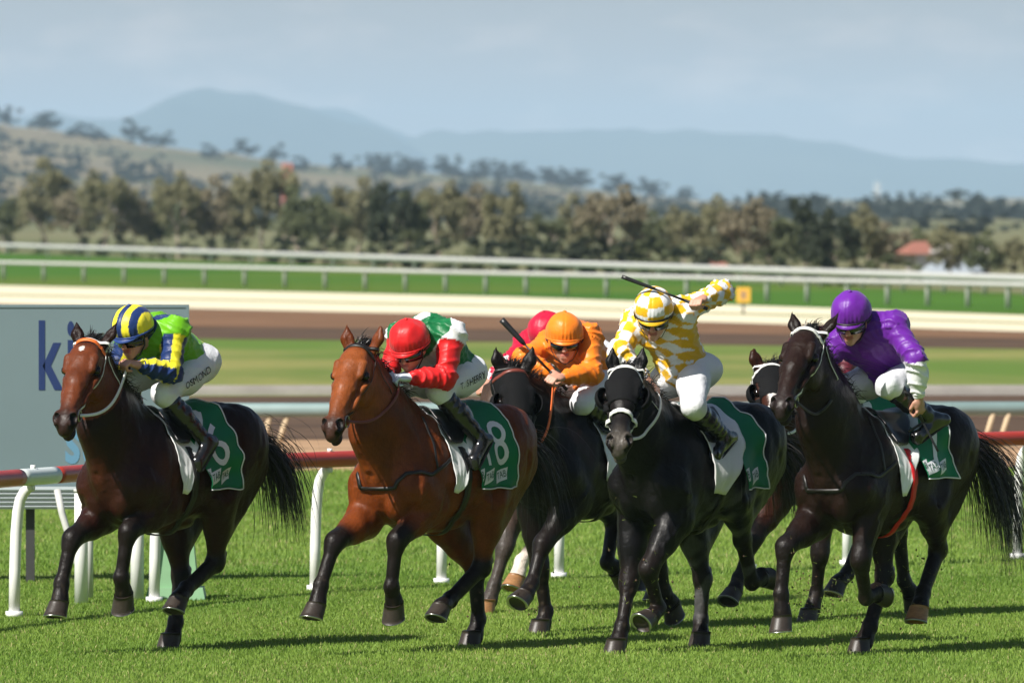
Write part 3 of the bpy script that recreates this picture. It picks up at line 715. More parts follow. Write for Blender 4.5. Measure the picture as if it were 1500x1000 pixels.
# --- the grass of the track
def grass(name, n, y0, y1, hw, hmin, hmax, seg2, seed, label):
    r = np.random.default_rng(seed)
    y = np.sqrt(r.uniform(y0*y0, y1*y1, n)); x = r.uniform(-1, 1, n)*hw*y/60
    pat = .5+.5*np.sin(x*1.3+1.7*np.sin(y*.35))*np.sin(y*.55+.8*np.sin(x*.9)); pat2 = .5+.5*np.sin(x*4.1+y*2.3)*np.sin(y*3.2-x*1.1)
    h = r.uniform(hmin, hmax, n)*(.65+.5*pat2+.25*r.random(n)); w = r.uniform(.0024, .0046, n)*(1.0 if seg2 else 1.7)
    a = r.uniform(0, 6.28, n); b = r.uniform(0, 6.28, n); ln = r.uniform(.1, .75, n)*h
    sx, sy = np.cos(a)*w, np.sin(a)*w; lx, ly = np.cos(b)*ln, np.sin(b)*ln; z0 = np.full(n, .0)
    g = r.random(n)
    c1 = np.array([.125, .240, .030]); c2 = np.array([.285, .395, .075]); c3 = np.array([.50, .46, .20])
    big = np.sin(x*.55+.6*np.sin(y*.21))*.5+np.sin(y*.33+x*.12); mixv = np.clip(.30+.42*pat+.10*big+.45*(g-.5), 0, 1)[:, None]; col = c1*(1-mixv)+c2*mixv
    dry = (r.random(n) < .035+.05*(pat > .8))[:, None]; col = np.where(dry, c3*r.uniform(.7, 1.1, (n, 1)), col)
    if seg2:
        V = np.stack([np.stack([x-sx, y-sy, z0], 1), np.stack([x+sx, y+sy, z0], 1), np.stack([x-sx*.8+lx*.35, y-sy*.8+ly*.35, h*.6], 1), np.stack([x+sx*.8+lx*.35, y+sy*.8+ly*.35, h*.6], 1), np.stack([x+lx, y+ly, h], 1)], 1).reshape(-1, 3)
        i = np.arange(n)[:, None]*5; Q = i+np.array([0, 1, 3, 2]); T = i+np.array([2, 3, 4]); fs = [Q, T]; rep = 5
    else:
        V = np.stack([np.stack([x-sx, y-sy, z0], 1), np.stack([x+sx, y+sy, z0], 1), np.stack([x+lx, y+ly, h], 1)], 1).reshape(-1, 3)
        fs = [np.arange(n)[:, None]*3+np.array([0, 1, 2])]; rep = 3
    o = mobj(name, np_mesh(name, V, fs, M['grass'], False, np.repeat(col, rep, 0))); tag(o, label, 'grass', kind='stuff')
M['grass'] = mat('grass_blades', attr='Col', rough=.55, spec=.25, trans=.35)
grass('grass', 120000, 55.5, 62.5, 4.8, .015, .034, True, 31, 'short bright green turf in front of the galloping horses')
grass('grass', 270000, 62.5, 72, 4.8, .015, .036, False, 33, 'short bright green turf under the galloping horses')
grass('grass', 200000, 72, 101, 5.3, .024, .048, False, 32, 'short bright green turf behind the near rail')

# ------------------------------------------------------------------ horses
TX = np.array([-.90, -.86, -.80, -.70, -.55, -.35, -.10, .15, .33, .46, .59, .68, .73, .76])
TT = np.array([1.31, 1.41, 1.51, 1.605, 1.675, 1.65, 1.59, 1.59, 1.66, 1.66, 1.55, 1.40, 1.29, 1.23])
TB = np.array([1.17, 1.09, 1.03, .985, .955, .915, .865, .825, .81, .83, .885, .97, 1.06, 1.14])
TW = np.array([.03, .125, .185, .245, .288, .300, .318, .305, .265, .232, .200, .155, .09, .03])
def trunk_fn(girth=1.0):
    def fn(X, Y, Z):
        x = X.ravel(); t = np.interp(x, TX, TT)[:, None, None]; b = np.interp(x, TX, TB)[:, None, None]; w = np.interp(x, TX, TW)[:, None, None]*girth
        c = (t*.46+b*.54); up = t-c; dn = c-b; zz = Z-c; h = np.where(zz > 0, up, dn)
        nar = np.interp(x, [-.9, -.5, -.1, .2, .42, .6, .9], [.1, .05, .10, .32, .45, .35, .1])[:, None, None]
        tt = np.clip(zz/h, 0, 1); we = w*(1-nar*tt*tt*(3-2*tt))
        r = np.sqrt(Y*Y+zz*zz)+1e-6; q = np.sqrt((Y/we)**2+(zz/h)**2)+1e-6
        e = np.maximum(np.maximum(TX[0]-X, X-TX[-1]), 0)
        return ((q-1)*r/q*.9+e).astype(np.float32)
    return fn

def frame_head(poll, muz, roll=0.0):
    P = np.array(poll, float); U = nrm(np.array(muz)-P); S = nrm(np.cross([0, 0, 1.0], U)); V = np.cross(U, S)
    if roll: S, V = S*math.cos(roll)+V*math.sin(roll), V*math.cos(roll)-S*math.sin(roll)
    return P, U, V, S

def build_horse(cfg):
    legs, poll, muz = cfg['legs'], np.array(cfg['poll']), np.array(cfg['muz'])
    P, U, Vd, S = frame_head(poll, muz, cfg.get('roll', 0)); hs = cfg.get('head', 1.28)
    H = lambda u, v, s: P+hs*(u*U+v*Vd+s*S)
    A3 = np.array([U, Vd, S]); LS = 1.44
    def LC(a, b, ra, rb, k=.03, **kw): G.cap(a, b, ra*LS, rb*LS, k, **kw)
    def LE(c, r, axes=None, k=.03): G.ell(c, np.array(r)*LS, axes, k)
    hx_max = max([muz[0]+.30]+[l['d'][0]+.2 for l in legs.values()]); hx_min = min([-1.02]+[l['d'][0]-.2 for l in legs.values()])
    G = Grid((hx_min, -.50, -.06), (hx_max, .52, poll[2]+.30), cfg.get('res', .0118))
    G.put((TX[0], -.36, .76), (TX[-1], .36, 1.72), trunk_fn(cfg.get('girth', 1.0)), .02, m=.06)
    # neck
    nb = np.array([.44, 0, 1.25]); ne = P+hs*(.04*U-.105*Vd); nm = nb*.48+ne*.52+np.array([.0, 0, .02])
    G.cap(nb, nm+np.array([.03, 0, -.02]), .300, .245, .09, side=(0, 1, 0), flat=.70)
    G.cap(nm+np.array([.03, 0, -.02]), ne+np.array([.01, 0, -.03]), .240, .165, .05, side=S, flat=.70)
    G.cap((.36, 0, 1.55), P+hs*(-.02*U-.07*Vd), .105, .070, .06, side=(0, 1, 0), flat=.60)
    G.cap((.58, 0, 1.18), nm+np.array([.17, 0, -.14]), .15, .125, .07, side=(0, 1, 0), flat=.75)
    for s in (-1, 1):   # neck muscle strap, jugular groove left beside it
        G.cap((.52, s*.145, 1.32), nm+np.array([-.01, s*.085, .03]), .075, .055, .03); G.cap(nm+np.array([-.01, s*.085, .03]), ne+np.array([-.02, s*.06, .02]), .055, .045, .03)
    # shoulders, chest, hindquarters
    for s, f, h in ((1, 'fl', 'hl'), (-1, 'fr', 'hr')):
        a, b, c, d = [np.array(legs[f][k]) for k in 'abcd']
        sh = np.array([.57+.12*(a[0]-.46), s*.172, 1.13])
        G.cap((.34, s*.14, 1.50), sh, .095, .145, .06, side=(0, 1, 0), flat=.66)
        G.cap((.30, s*.20, 1.32), (.42, s*.215, 1.02), .12, .115, .05, side=(0, 1, 0), flat=.55)
        G.cap(sh, a+np.array([-.02, 0, .03]), .125, .112, .05)
        G.ell((.615, s*.098, 1.05), (.105, .100, .160), k=.016)
        G.ell(a+np.array([-.05, 0, .06]), (.10, .075, .12), k=.04)
        # fore limb
        fd = nrm(b-a); fw = nrm(np.cross(np.array([0, 1.0, 0]), fd)); fw = fw if fw[0] > 0 else -fw
        if abs(fw[0]) < .2: fw = fw if fw[2] > 0 else -fw
        m = a+(b-a)*.38
        LC(a, m, .092, .072, .04, side=(0, 1, 0), flat=.85); LC(m, b-fd*.01, .068, .044, .03, side=(0, 1, 0), flat=.92)
        LC(a+fw*0.0448+fd*.03, a+(b-a)*.62+fw*0.0230, .062, .036, .025)
        LC(a-fw*0.0384+fd*.02, a+(b-a)*.7-fw*0.0256, .05, .028, .02)
        LC(b-fd*.035, b+nrm(c-b)*.045, .0455, .0400, .03, side=(0, 1, 0), flat=1.06); LE(b+fw*.010, (.040, .036, .041), np.array([fd, fw, np.cross(fd, fw)]), .03)
        cd = nrm(c-b); cb = nrm(np.cross(cd, np.array([0, 1.0, 0]))); cb = cb if cb@fw < 0 else -cb
        LC(b+cd*.04, c-cd*.02, .034, .0295, .02); LC(b+cd*.05+cb*0.0307, c+cb*0.0230, .019, .020, .012)
        LE(c, (.034, .033, .038), k=.03); LE(c+cb*0.0205, (.027, .027, .028), k=.02)
        pd = nrm(d-c); LC(c, c+(d-c)*.60, .034, .040, .018); LC(c+(d-c)*.45, c+(d-c)*.62, .040, .043, .012)
        # hind limb
        a, b, c, d = [np.array(legs[h][k]) for k in 'abcd']
        hip = np.array([-.60, s*.18, 1.39])
        G.ell((-.56, s*.165, 1.40), (.27, .145, .25), k=.08)
        G.cap(hip, a+np.array([0, 0, .03]), .205, .145, .08, side=(0, 1, 0), flat=.64)
        but = np.array([-.78, s*.135, 1.25])
        G.cap(but, a*.45+b*.55+np.array([-.07, 0, .02]), .145, .085, .06, side=(0, 1, 0), flat=.70)
        LE(a+np.array([.02, 0, .02]), (.085, .07, .10), k=.04)
        fd = nrm(b-a); fw = nrm(np.cross(np.array([0, 1.0, 0]), fd)); fw = fw if fw[0] > 0 else -fw
        m = a+(b-a)*.42
        LC(a, m, .115, .080, .05, side=(0, 1, 0), flat=.76); LC(m, b-fd*.02, .076, .042, .03, side=(0, 1, 0), flat=.82)
        LC(m-fw*0.0576, b-fw*0.0614-fd*.06, .034, .019, .02)
        LE(b, (.062, .056, .046), np.array([fd, fw, np.cross(fd, fw)]), .02)
        cd = nrm(c-b); bk = nrm(-(fw+nrm(np.cross(np.array([0, 1.0, 0]), cd))*np.sign((np.cross(np.array([0, 1.0, 0]), cd))[0]+1e-6)))
        LC(b-fw*0.0192, b-fw*0.0794-fd*.035, .034, .022, .015)
        LC(b+cd*.03, c-cd*.02, .038, .031, .02); cb = nrm(np.cross(cd, np.array([0, 1.0, 0]))); cb = cb if cb@fw < 0 else -cb
        LC(b+cd*.03+cb*0.0358, c+cb*0.0243, .021, .021, .014)
        LE(c, (.035, .034, .039), k=.03); LE(c+cb*0.0218, (.027, .027, .028), k=.02)
        LC(c, c+(d-c)*.60, .034, .041, .018); LC(c+(d-c)*.45, c+(d-c)*.62, .041, .044, .012)
    G.cap((-.80, 0, 1.44), (-.95, 0, 1.41), .058, .038, .04)       # dock
    G.ell((.10, 0, .86), (.34, .14, .06), k=.05)
    for s in (-1, 1):
        G.cap((.28, s*.315, 1.33), (.34, s*.310, .98), .012, .014, .05, sub=True)            # behind the triceps
        G.cap((.42, s*.225, 1.52), (.66, s*.28, 1.24), .010, .012, .05, sub=True)            # front of the shoulder blade
        G.cap((-.33, s*.345, 1.34), (-.22, s*.35, 1.08), .03, .035, .10, sub=True)           # flank hollow
        G.cap((-.60, s*.330, 1.32), (-.66, s*.295, 1.02), .008, .008, .04, sub=True)         # split of the haunch
        for i in range(5): G.cap((.12-i*.075, s*.328, 1.18), (.08-i*.075, s*.302, .96), .006, .006, .022, sub=True)   # ribs
    # groove between the breast muscles
    G.cap((.80, 0, 1.20), (.77, 0, .96), .010, .010, .05, sub=True)
    # head
    hk = lambda *a: G.ell(*a)
    G.ell(H(.13, -.040, 0), np.array((.160, .095, .090))*hs, A3, .03)
    G.ell(H(.13, .020, 0), np.array((.120, .045, .080))*hs, A3, .02)                                    # forehead
    G.cap(H(.16, .022, 0), H(.30, .016, 0), .052*hs, .048*hs, .03, side=S, flat=1.35); G.cap(H(.28, .014, 0), H(.54, -.004, 0), .046*hs, .038*hs, .025, side=S, flat=1.12)
    G.cap(H(.22, -.045, 0), H(.50, -.040, 0), .068*hs, .045*hs, .03, side=S, flat=.80)
    G.cap(H(.20, -.115, 0), H(.52, -.080, 0), .066*hs, .030*hs, .03, side=S, flat=.80)
    for s in (-1, 1):
        G.ell(H(.175, -.110, s*.054), np.array((.120, .098, .036))*hs, A3, .022)                         # jowl
        G.cap(H(.150, .034, s*.070), H(.225, .026, s*.072), .026*hs, .020*hs, .014)                      # brow above the eye
        G.cap(H(.215, -.034, s*.090), H(.275, -.030, s*.076), .018*hs, .016*hs, .014)                    # cheek bone under the eye
        G.ell(H(.198, -.002, s*.106), np.array((.036, .024, .020))*hs, A3, .010, True)                   # eye hollow
        G.cap(H(.275, -.030, s*.074), H(.41, -.036, s*.052), .014*hs, .010*hs, .014)                     # cheek crest
        G.ell(H(.555, .004, s*.042), np.array((.056, .036, .028))*hs, A3, .012)                         # nostril wing
        G.cap(H(.556, .022, s*.050), H(.604, -.010, s*.052), .021*hs, .018*hs, .005, sub=True)           # nostril
        # ear
        e0 = H(-.005, -.035, s*.058); tip = e0+np.array([cfg['ear'][0], 0, cfg['ear'][1]])+s*S*cfg['ear'][2]; em = e0*.52+tip*.48+s*S*.012
        G.cap(e0, em, .030*hs, .033*hs, .018, side=Vd, flat=.62); G.cap(em, tip, .033*hs, .006, .012, side=Vd, flat=.62)
        G.cap(e0*.65+em*.35+Vd*.030*hs, em*.45+tip*.55+Vd*.022*hs, .014*hs, .006, .008, sub=True)
    G.ell(H(.560, -.026, 0), np.array((.058, .050, .052))*hs, A3, .018)
    G.ell(H(.600, -.040, 0), np.array((.030, .036, .038))*hs, A3, .018)                                 # upper lip
    G.ell(H(.565, -.098, 0), np.array((.046, .024, .032))*hs, A3, .012)                                 # chin
    for s in (-1, 1): G.cap(H(.47, -.066, s*.046), H(.61, -.078, s*.020), .007, .007, .006, sub=True)  # mouth line
    G.cap(H(.60, -.078, -.02), H(.60, -.078, .02), .007, .007, .006, sub=True)
    rv = np.random.default_rng(cfg['seed']+50)          # veins standing out under the skin
    def vein(p, q, n=7, amp=.02, r=.0085):
        p, q = np.array(p, float), np.array(q, float); pts = [p+(q-p)*t+rv.normal(size=3)*amp*(0 < t < 1) for t in np.linspace(0, 1, n)]
        pts = G.snap(np.array(pts), -.001)
        for a_, b_ in zip(pts[:-1], pts[1:]): G.cap(a_, b_, r, r, .010)
    for s, f in ((1, 'fl'), (-1, 'fr')):
        vein(H(.24, -.03, s*.09), H(.42, -.03, s*.06), r=.0075, amp=.008); vein(H(.30, -.05, s*.08), H(.50, .0, s*.05), r=.007, amp=.010); vein(H(.26, .02, s*.07), H(.44, .02, s*.04), r=.006, amp=.006)
        a_, b_ = np.array(legs[f]['a']), np.array(legs[f]['b']); vein(a_+np.array([.03, s*.10, .06]), a_*.3+b_*.7+np.array([.01, s*.05, 0]), r=.0095); vein(a_+np.array([-.02, s*.11, .12]), a_*.6+b_*.4+np.array([.05, s*.05, 0]), r=.0085)
        vein((.60, s*.20, 1.25), (.56, s*.19, 1.0), r=.009); vein((.15, s*.26, .95), (-.20, s*.27, 1.02), 9, .03, .009)
    V, Q = G.surface(); V = relax(V, Q, 1); N_ = vnormals(V, Q); N_ = N_ if (N_*(V-np.array([0, 0, 1.2])))[np.abs(V[:, 0]) < .3].sum() > 0 else -N_
    V = V+N_*(.0048*waves(V, cfg['seed'], 8, 9, 22)*sstep(V[:, 2], .7, .95)+.0024*waves(V*np.array([1, 1, .45]), cfg['seed']+2, 8, 40, 90)*sstep(V[:, 2], .8, 1.0)*(V[:, 0] < .75))[:, None]
    # ---- coat colours and painted neck shade by place on the body
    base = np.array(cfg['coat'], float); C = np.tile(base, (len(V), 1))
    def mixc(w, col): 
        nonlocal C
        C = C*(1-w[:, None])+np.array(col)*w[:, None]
    n1 = waves(V, 3, 10, 5, 18)
    rel = (V-P)/hs; u = rel@U; v = rel@Vd; s_ = rel@S; headm = (u > .02) & (np.abs(s_) < .2) & (np.abs(v+.03) < .22) & (u < .75)
    hw = sstep(u, -.02, .10)*headm
    mixc(hw*.9, cfg.get('face', base))
    mixc(sstep(n1, .2, 1.6)*.35*(1-hw), np.array(cfg.get('face', base))*.9)
    nkm = sstep(V[:, 2], 1.30, 1.55)*(1-hw); mixc(nkm*cfg.get('dorsal', .35), base*.35)  # default paints neck shade into the colour; only the leftmost bay's is coat
    pts = cfg.get('points', (.010, .007, .006))
    for ln, L in legs.items():
        a, b, c, d = [np.array(L[k]) for k in 'abcd']
        d1, t1 = segd(V, a, b); d2, _ = segd(V, b, c); d3, _ = segd(V, c, d); cut = .55 if ln[0] == 'f' else .72
        w = np.maximum((d1 < .10)*sstep(t1, cut, cut+.28), np.maximum((d2 < .075)*1.0, (d3 < .09)*1.0))
        mixc(w*cfg.get('point_amt', 1.0), pts)
        if ln in cfg.get('socks', ()): mixc(((d2 < .07) & (d3 < .16))*sstep(-d3, -.13, -.06)+0.0, (.55, .48, .42)); mixc((d3 < .075)*1.0, (.60, .52, .45))
    mixc(sstep(waves(V, cfg['seed']+8, 10, 60, 150), .7, 1.8)*sstep(-V[:, 2], -.75, -.25)*.22, (.16, .12, .08))
    mixc(headm*sstep(u, .43, .56)*.9, cfg.get('muzzle', (.018, .012, .011)))
    for s in (-1, 1):
        mixc((segd(V, H(.552, .018, s*.044), H(.600, -.012, s*.046))[0] < .0225*hs)*1.0, (.006, .004, .004))
        mixc((np.linalg.norm(V-H(.198, .0, s*.096), axis=1) < .040*hs)*.85, (.008, .006, .005))
    top = (np.abs(V[:, 1]) < .05) & (V[:, 2] > 1.52)
    if cfg.get('blaze'):
        mixc(headm*(sstep(-np.abs(s_+.006*np.sin(u*30)), -.034, -.024))*sstep(u, .06, .12)*(v > -.02), (.62, .58, .55))
    if cfg.get('star'):
        mixc(headm*(np.hypot((u-.10)*1.0, (s_+.005)*1.5) < .022)*(v > 0)*.9, (.6, .55, .5))
    if cfg.get('dapple'):
        mixc(sstep(waves(V, 9, 12, 20, 45), -.3, .8)*sstep(-V[:, 2], -1.25, -.95)*(V[:, 0] < .3)*.6, cfg['dapple'])
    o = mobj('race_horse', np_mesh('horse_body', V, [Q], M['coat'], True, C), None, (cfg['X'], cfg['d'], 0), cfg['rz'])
    tag(o, cfg['label'], 'horse', 'galloping race horses')
    # eyes
    for s in (-1, 1):
        mb = MB(); c = H(.198, -.002, s*.086); th = np.linspace(0, math.pi, 9); pts_ = []
        Vv = []; Qq = []
        for i, t in enumerate(th):
            for j in range(12): f = j*math.pi/6; Vv.append(c+hs*.024*(math.cos(t)*U*1.15+math.sin(t)*(math.cos(f)*Vd*.9+math.sin(f)*S)))
        for i in range(8):
            for j in range(12): Qq.append((i*12+j, i*12+(j+1) % 12, (i+1)*12+(j+1) % 12, (i+1)*12+j))
        mb.add(Vv, Qq); mb.obj('eye', M['eye'], o)
    # hooves with plates
    for ln, L in legs.items():
        c, d = np.array(L['c']), np.array(L['d']); planted = d[2] < .03 and L.get('flat', True)
        pd = nrm(d-c); ax = np.array([0, 0, -1.0]) if planted else (nrm(pd*.5+np.array([0, 0, -.75])) if (pd[0] > .25 and ln[0] == 'h') else nrm(pd+np.array([0, 0, -.15])))
        fwd = np.array([1.0, 0, 0]); fwd = nrm(fwd-ax*(fwd@ax)) if abs(ax[0]) < .93 else nrm(np.array([0, 0, 1.0])*np.sign(ax[0])-ax*(ax[2]*np.sign(ax[0])))
        if 'toe' in L: fwd = nrm(np.array(L['toe'])-ax*(np.array(L['toe'])@ax))
        sd = np.cross(ax, fwd); co = d-ax*.105 if planted else c+(d-c)*.56
        if planted: co = np.array([co[0]*.6+(c+(d-c)*.6)[0]*.4, co[1], .105])
        mb = MB(); Vv = []; Qq = []; ns = 20; hts = np.linspace(0, 1, 6)
        for i, t in enumerate(hts):
            cc = co+ax*(.108*t)+fwd*(.036*t)
            for j in range(ns):
                f = j*2*math.pi/ns; cx_, cy_ = math.cos(f), math.sin(f)
                rf = 1.36*(.0505+.0105*t)*(1+.10*max(cx_, 0)); rs = 1.36*(.0475+.0095*t); bu = 1+.035*math.exp(-((t-.02)/.10)**2)
                Vv.append(cc+fwd*cx_*rf*bu*(1 if cx_ > 0 else .88)+sd*cy_*rs*bu+ax*(.014*cx_*(0.5-t)*0))
        for i in range(5):
            for j in range(ns): Qq.append((i*ns+j, i*ns+(j+1) % ns, (i+1)*ns+(j+1) % ns, (i+1)*ns+j))
        n0 = len(Vv); Vv += [co-ax*.01, co+ax*.088+fwd*.03]; Tt = [(n0, j, (j+1) % ns) for j in range(ns)]+[(n0+1, 5*ns+(j+1) % ns, 5*ns+j) for j in range(ns)]
        mb.add(Vv, Qq, Tt); hf = mb.obj('hoof', M['hoof_tan' if ln in cfg.get('tan', ()) else 'hoof_dark'], o)
        cc = co+ax*.110+fwd*.036; f = np.linspace(-2.3, 2.3, 18)
        R = np.array([cc+fwd*math.cos(t)*.076*(1.05 if math.cos(t) > 0 else .9)+sd*math.sin(t)*.070 for t in f]); mb = MB(); mb.ribbon(R, np.tile(ax, (18, 1)), .018, .006); mb.obj('shoe', M['steel'], hf)
    # mane, forelock and tail
    def strands(name, roots, dirs, lens_, w, m, seed, droop=.6, curl=.02, nseg=7, parent=o):
        r = np.random.default_rng(seed); Vv = []; Qq = []
        for p, dr, L in zip(roots, dirs, lens_):
            d_ = nrm(dr); q = np.array(p, float); pts_ = [q.copy()]; c1 = r.normal(size=3)*curl
            for i in range(nseg):
                d_ = nrm(d_+np.array([0, 0, -droop/nseg])+c1*math.sin(i*1.1)+r.normal(size=3)*curl*.5); q = q+d_*L/nseg; pts_.append(q.copy())
            side = nrm(np.cross(d_, r.normal(size=3))); n = sum(len(x) for x in Vv); row = []
            for i, a in enumerate(pts_):
                ww = w*(1-(i/nseg)**1.6*.9)*(.6+.8*r.random()*0+.4); row += [a-side*ww, a+side*ww]
            Vv.append(np.array(row)); Qq += [(n+2*i, n+2*i+1, n+2*i+3, n+2*i+2) for i in range(nseg)]
        return mobj(name, np_mesh(name, np.concatenate(Vv), [np.array(Qq)], m), parent)
    r = np.random.default_rng(cfg['seed'])
    nr = 260; t = r.uniform(0, 1, nr); c0 = np.array([.40, 0, 1.66]); c1 = P+hs*(-.03*U-.03*Vd)
    crest = c0+(c1-c0)*t[:, None]+np.stack([np.zeros(nr), r.normal(0, .012, nr), np.zeros(nr)], 1)
    cdir = np.array([nrm(c1-c0)]*nr); up_ = nrm(np.cross(nrm(c1-c0), [0, -1.0, 0])); up_ = up_ if up_[2] > 0 else -up_
    cr_ = G.cast(crest-up_*.08, np.tile(up_, (nr, 1)), -.004, .35)
    strands('mane', cr_, up_*.7+np.array([-.8, 0, .2])+r.normal(size=(nr, 3))*.35+np.array([0, cfg.get('mane_side', -.3), 0]), r.uniform(.07, .17, nr), .0035, M['hair_black'], cfg['seed']+1, 1.0, .10)
    nf = 230; rt = P+hs*(-.015*U+.0*Vd)+(r.normal(0, 1, (nf, 1))*.030)*S+(r.normal(0, .02, (nf, 1)))*U
    rt = G.cast(rt-Vd*.05, np.tile(nrm(Vd-U*.6), (nf, 1)), -.004, .3)
    strands('forelock', rt, -U*1.0+np.array([-.55, 0, .25])+r.normal(size=(nf, 3))*.38+S*.05, r.uniform(.06, .14, nf), .0040, M['hair_black'], cfg['seed']+2, 1.2, .12)
    tl = cfg.get('tail', dict(dir=(-.9, .25, .25), len=.75)); nt = 560
    t0 = np.array([-.93, 0, 1.41])+r.normal(0, 1, (nt, 3))*np.array([.025, .03, .03])
    tdir = np.array(tl['dir'])+r.normal(size=(nt, 3))*np.array([.20, .24, .16])
    wild = r.random(nt) < .10; tdir[wild] += r.normal(size=(wild.sum(), 3))*.45
    to = strands('tail', t0, tdir, r.uniform(.6, 1.05, nt)*tl['len'], .0038, M['hair_black'], cfg['seed']+3, tl.get('droop', 2.3), .09, 9)
    if tl.get('white'):
        q = 120; strands('white_lock', t0[:q]*.3+np.array([-.93, .02, 1.41])*.7, np.array(tl['dir'])+r.normal(size=(q, 3))*.10+np.array([0, -.05, 0]), r.uniform(.7, .95, q)*tl['len'], .0034, M['hair_white'], 5, tl.get('droop', 2.3), .06, 12, to)
    cfg.update(G=G, obj=o, H=H, P=P, U=U, Vd=Vd, S=S, hs=hs)
    return o

POSE = {'H1': {"fr": [[0.497, -0.17, 0.92], [0.89, -0.133, 0.776], [0.996, -0.139, 0.479], [1.05, -0.119, 0.267]], "fl": [[0.283, 0.17, 0.985], [0.668, 0.173, 0.823], [0.702, 0.14, 0.512], [0.59, 0.101, 0.33]], "hr": [[-0.321, -0.204, 0.942], [-0.354, -0.152, 0.485], [-0.244, -0.117, 0.175], [-0.154, -0.099, -0.013]], "hl": [[-0.314, 0.205, 1.03], [-0.399, 0.11, 0.589], [-0.059, 0.112, 0.414], [0.13, 0.157, 0.306]]},
 'H2': {"fr": [[0.629, -0.169, 0.89], [1.029, -0.129, 0.761], [1.165, -0.145, 0.471], [1.239, -0.141, 0.258]], "fl": [[0.359, 0.17, 0.973], [0.722, 0.161, 0.764], [0.746, 0.137, 0.454], [0.637, 0.104, 0.268]], "hr": [[-0.37, -0.203, 0.845], [-0.6, -0.119, 0.51], [-0.634, -0.12, 0.175], [-0.544, -0.118, -0.018]], "hl": [[-0.298, 0.204, 1.016], [-0.302, 0.144, 0.561], [0.014, 0.099, 0.344], [0.222, 0.135, 0.27]]},
 'H3': {"fr": [[0.46, -0.17, 0.86], [0.45, -0.13, 0.45], [0.39, -0.12, 0.15], [0.46, -0.12, 0]], "fl": [[0.467, 0.17, 0.925], [0.774, 0.116, 0.643], [0.916, 0.123, 0.373], [1.084, 0.144, 0.235]], "hr": [[-0.25, -0.2, 1.02], [-0.58, -0.2, 0.76], [-0.42, -0.15, 0.47], [-0.58, -0.13, 0.4]], "hl": [[-0.326, 0.204, 0.974], [-0.62, 0.145, 0.625], [-0.743, 0.12, 0.261], [-0.91, 0.12, 0.111]]},
 'H4': {"fr": [[0.481, -0.17, 0.868], [0.59, -0.148, 0.462], [0.726, -0.12, 0.175], [0.816, -0.11, -0.001]], "fl": [[0.52, 0.17, 0.881], [0.8, 0.134, 0.568], [0.642, 0.12, 0.301], [0.836, 0.12, 0.198]], "hr": [[-0.252, -0.204, 0.913], [-0.35, -0.144, 0.467], [-0.331, -0.147, 0.175], [-0.241, -0.094, -0.005]], "hl": [[-0.22, 0.2, 1.04], [-0.44, 0.12, 0.74], [-0.6, 0.1, 0.43], [-0.77, 0.12, 0.5]]},
 'H5': {"fr": [[0.593, -0.17, 0.857], [0.93, -0.128, 0.606], [1.08, -0.157, 0.327], [1.226, -0.127, 0.164]], "fl": [[0.463, 0.17, 0.911], [0.518, 0.179, 0.495], [0.45, 0.103, 0.208], [0.533, 0.092, -0.001]], "hr": [[-0.318, -0.204, 0.983], [-0.565, -0.14, 0.6], [-0.305, -0.12, 0.318], [-0.106, -0.12, 0.213]], "hl": [[-0.319, 0.204, 0.98], [-0.603, 0.14, 0.623], [-0.707, 0.12, 0.254], [-0.876, 0.12, 0.106]]},
 'H6': {"fr": [[0.586, -0.17, 0.894], [0.979, -0.145, 0.743], [1.034, -0.142, 0.425], [1.032, -0.12, 0.188]], "fl": [[0.411, 0.17, 1.033], [0.548, 0.174, 0.638], [0.379, 0.111, 0.388], [0.169, 0.109, 0.451]], "hr": [[-0.264, -0.204, 0.971], [-0.25, -0.142, 0.516], [-0.017, -0.114, 0.175], [0.073, -0.132, 0.001]], "hl": [[-0.276, 0.205, 1.015], [-0.568, 0.085, 0.682], [-0.32, 0.119, 0.395], [-0.179, 0.166, 0.232]]},
 'H7': {"fr": [[0.577, -0.169, 0.83], [0.8, -0.13, 0.48], [0.928, -0.137, 0.2], [1.028, -0.139, 0.02]], "fl": [[0.424, 0.17, 0.918], [0.7, 0.138, 0.604], [0.922, 0.105, 0.388], [1.025, 0.115, 0.193]], "hr": [[-0.4, -0.2, 0.95], [-0.75, -0.147, 0.65], [-0.95, -0.12, 0.32], [-0.93, -0.1, 0.12]], "hl": [[-0.38, 0.2, 0.95], [-0.72, 0.18, 0.62], [-0.86, 0.15, 0.26], [-0.76, 0.15, 0.05]]}}
def HC(key, cx, d, th, **k):
    th = math.radians(th); c = dict(legs={n: dict(zip('abcd', v)) for n, v in POSE[key].items()}, X=(cx-750)/F_PX*d, d=d, rz=math.atan2(-math.cos(th), -math.sin(th)), th=th, key=key)
    c.update(k); return c
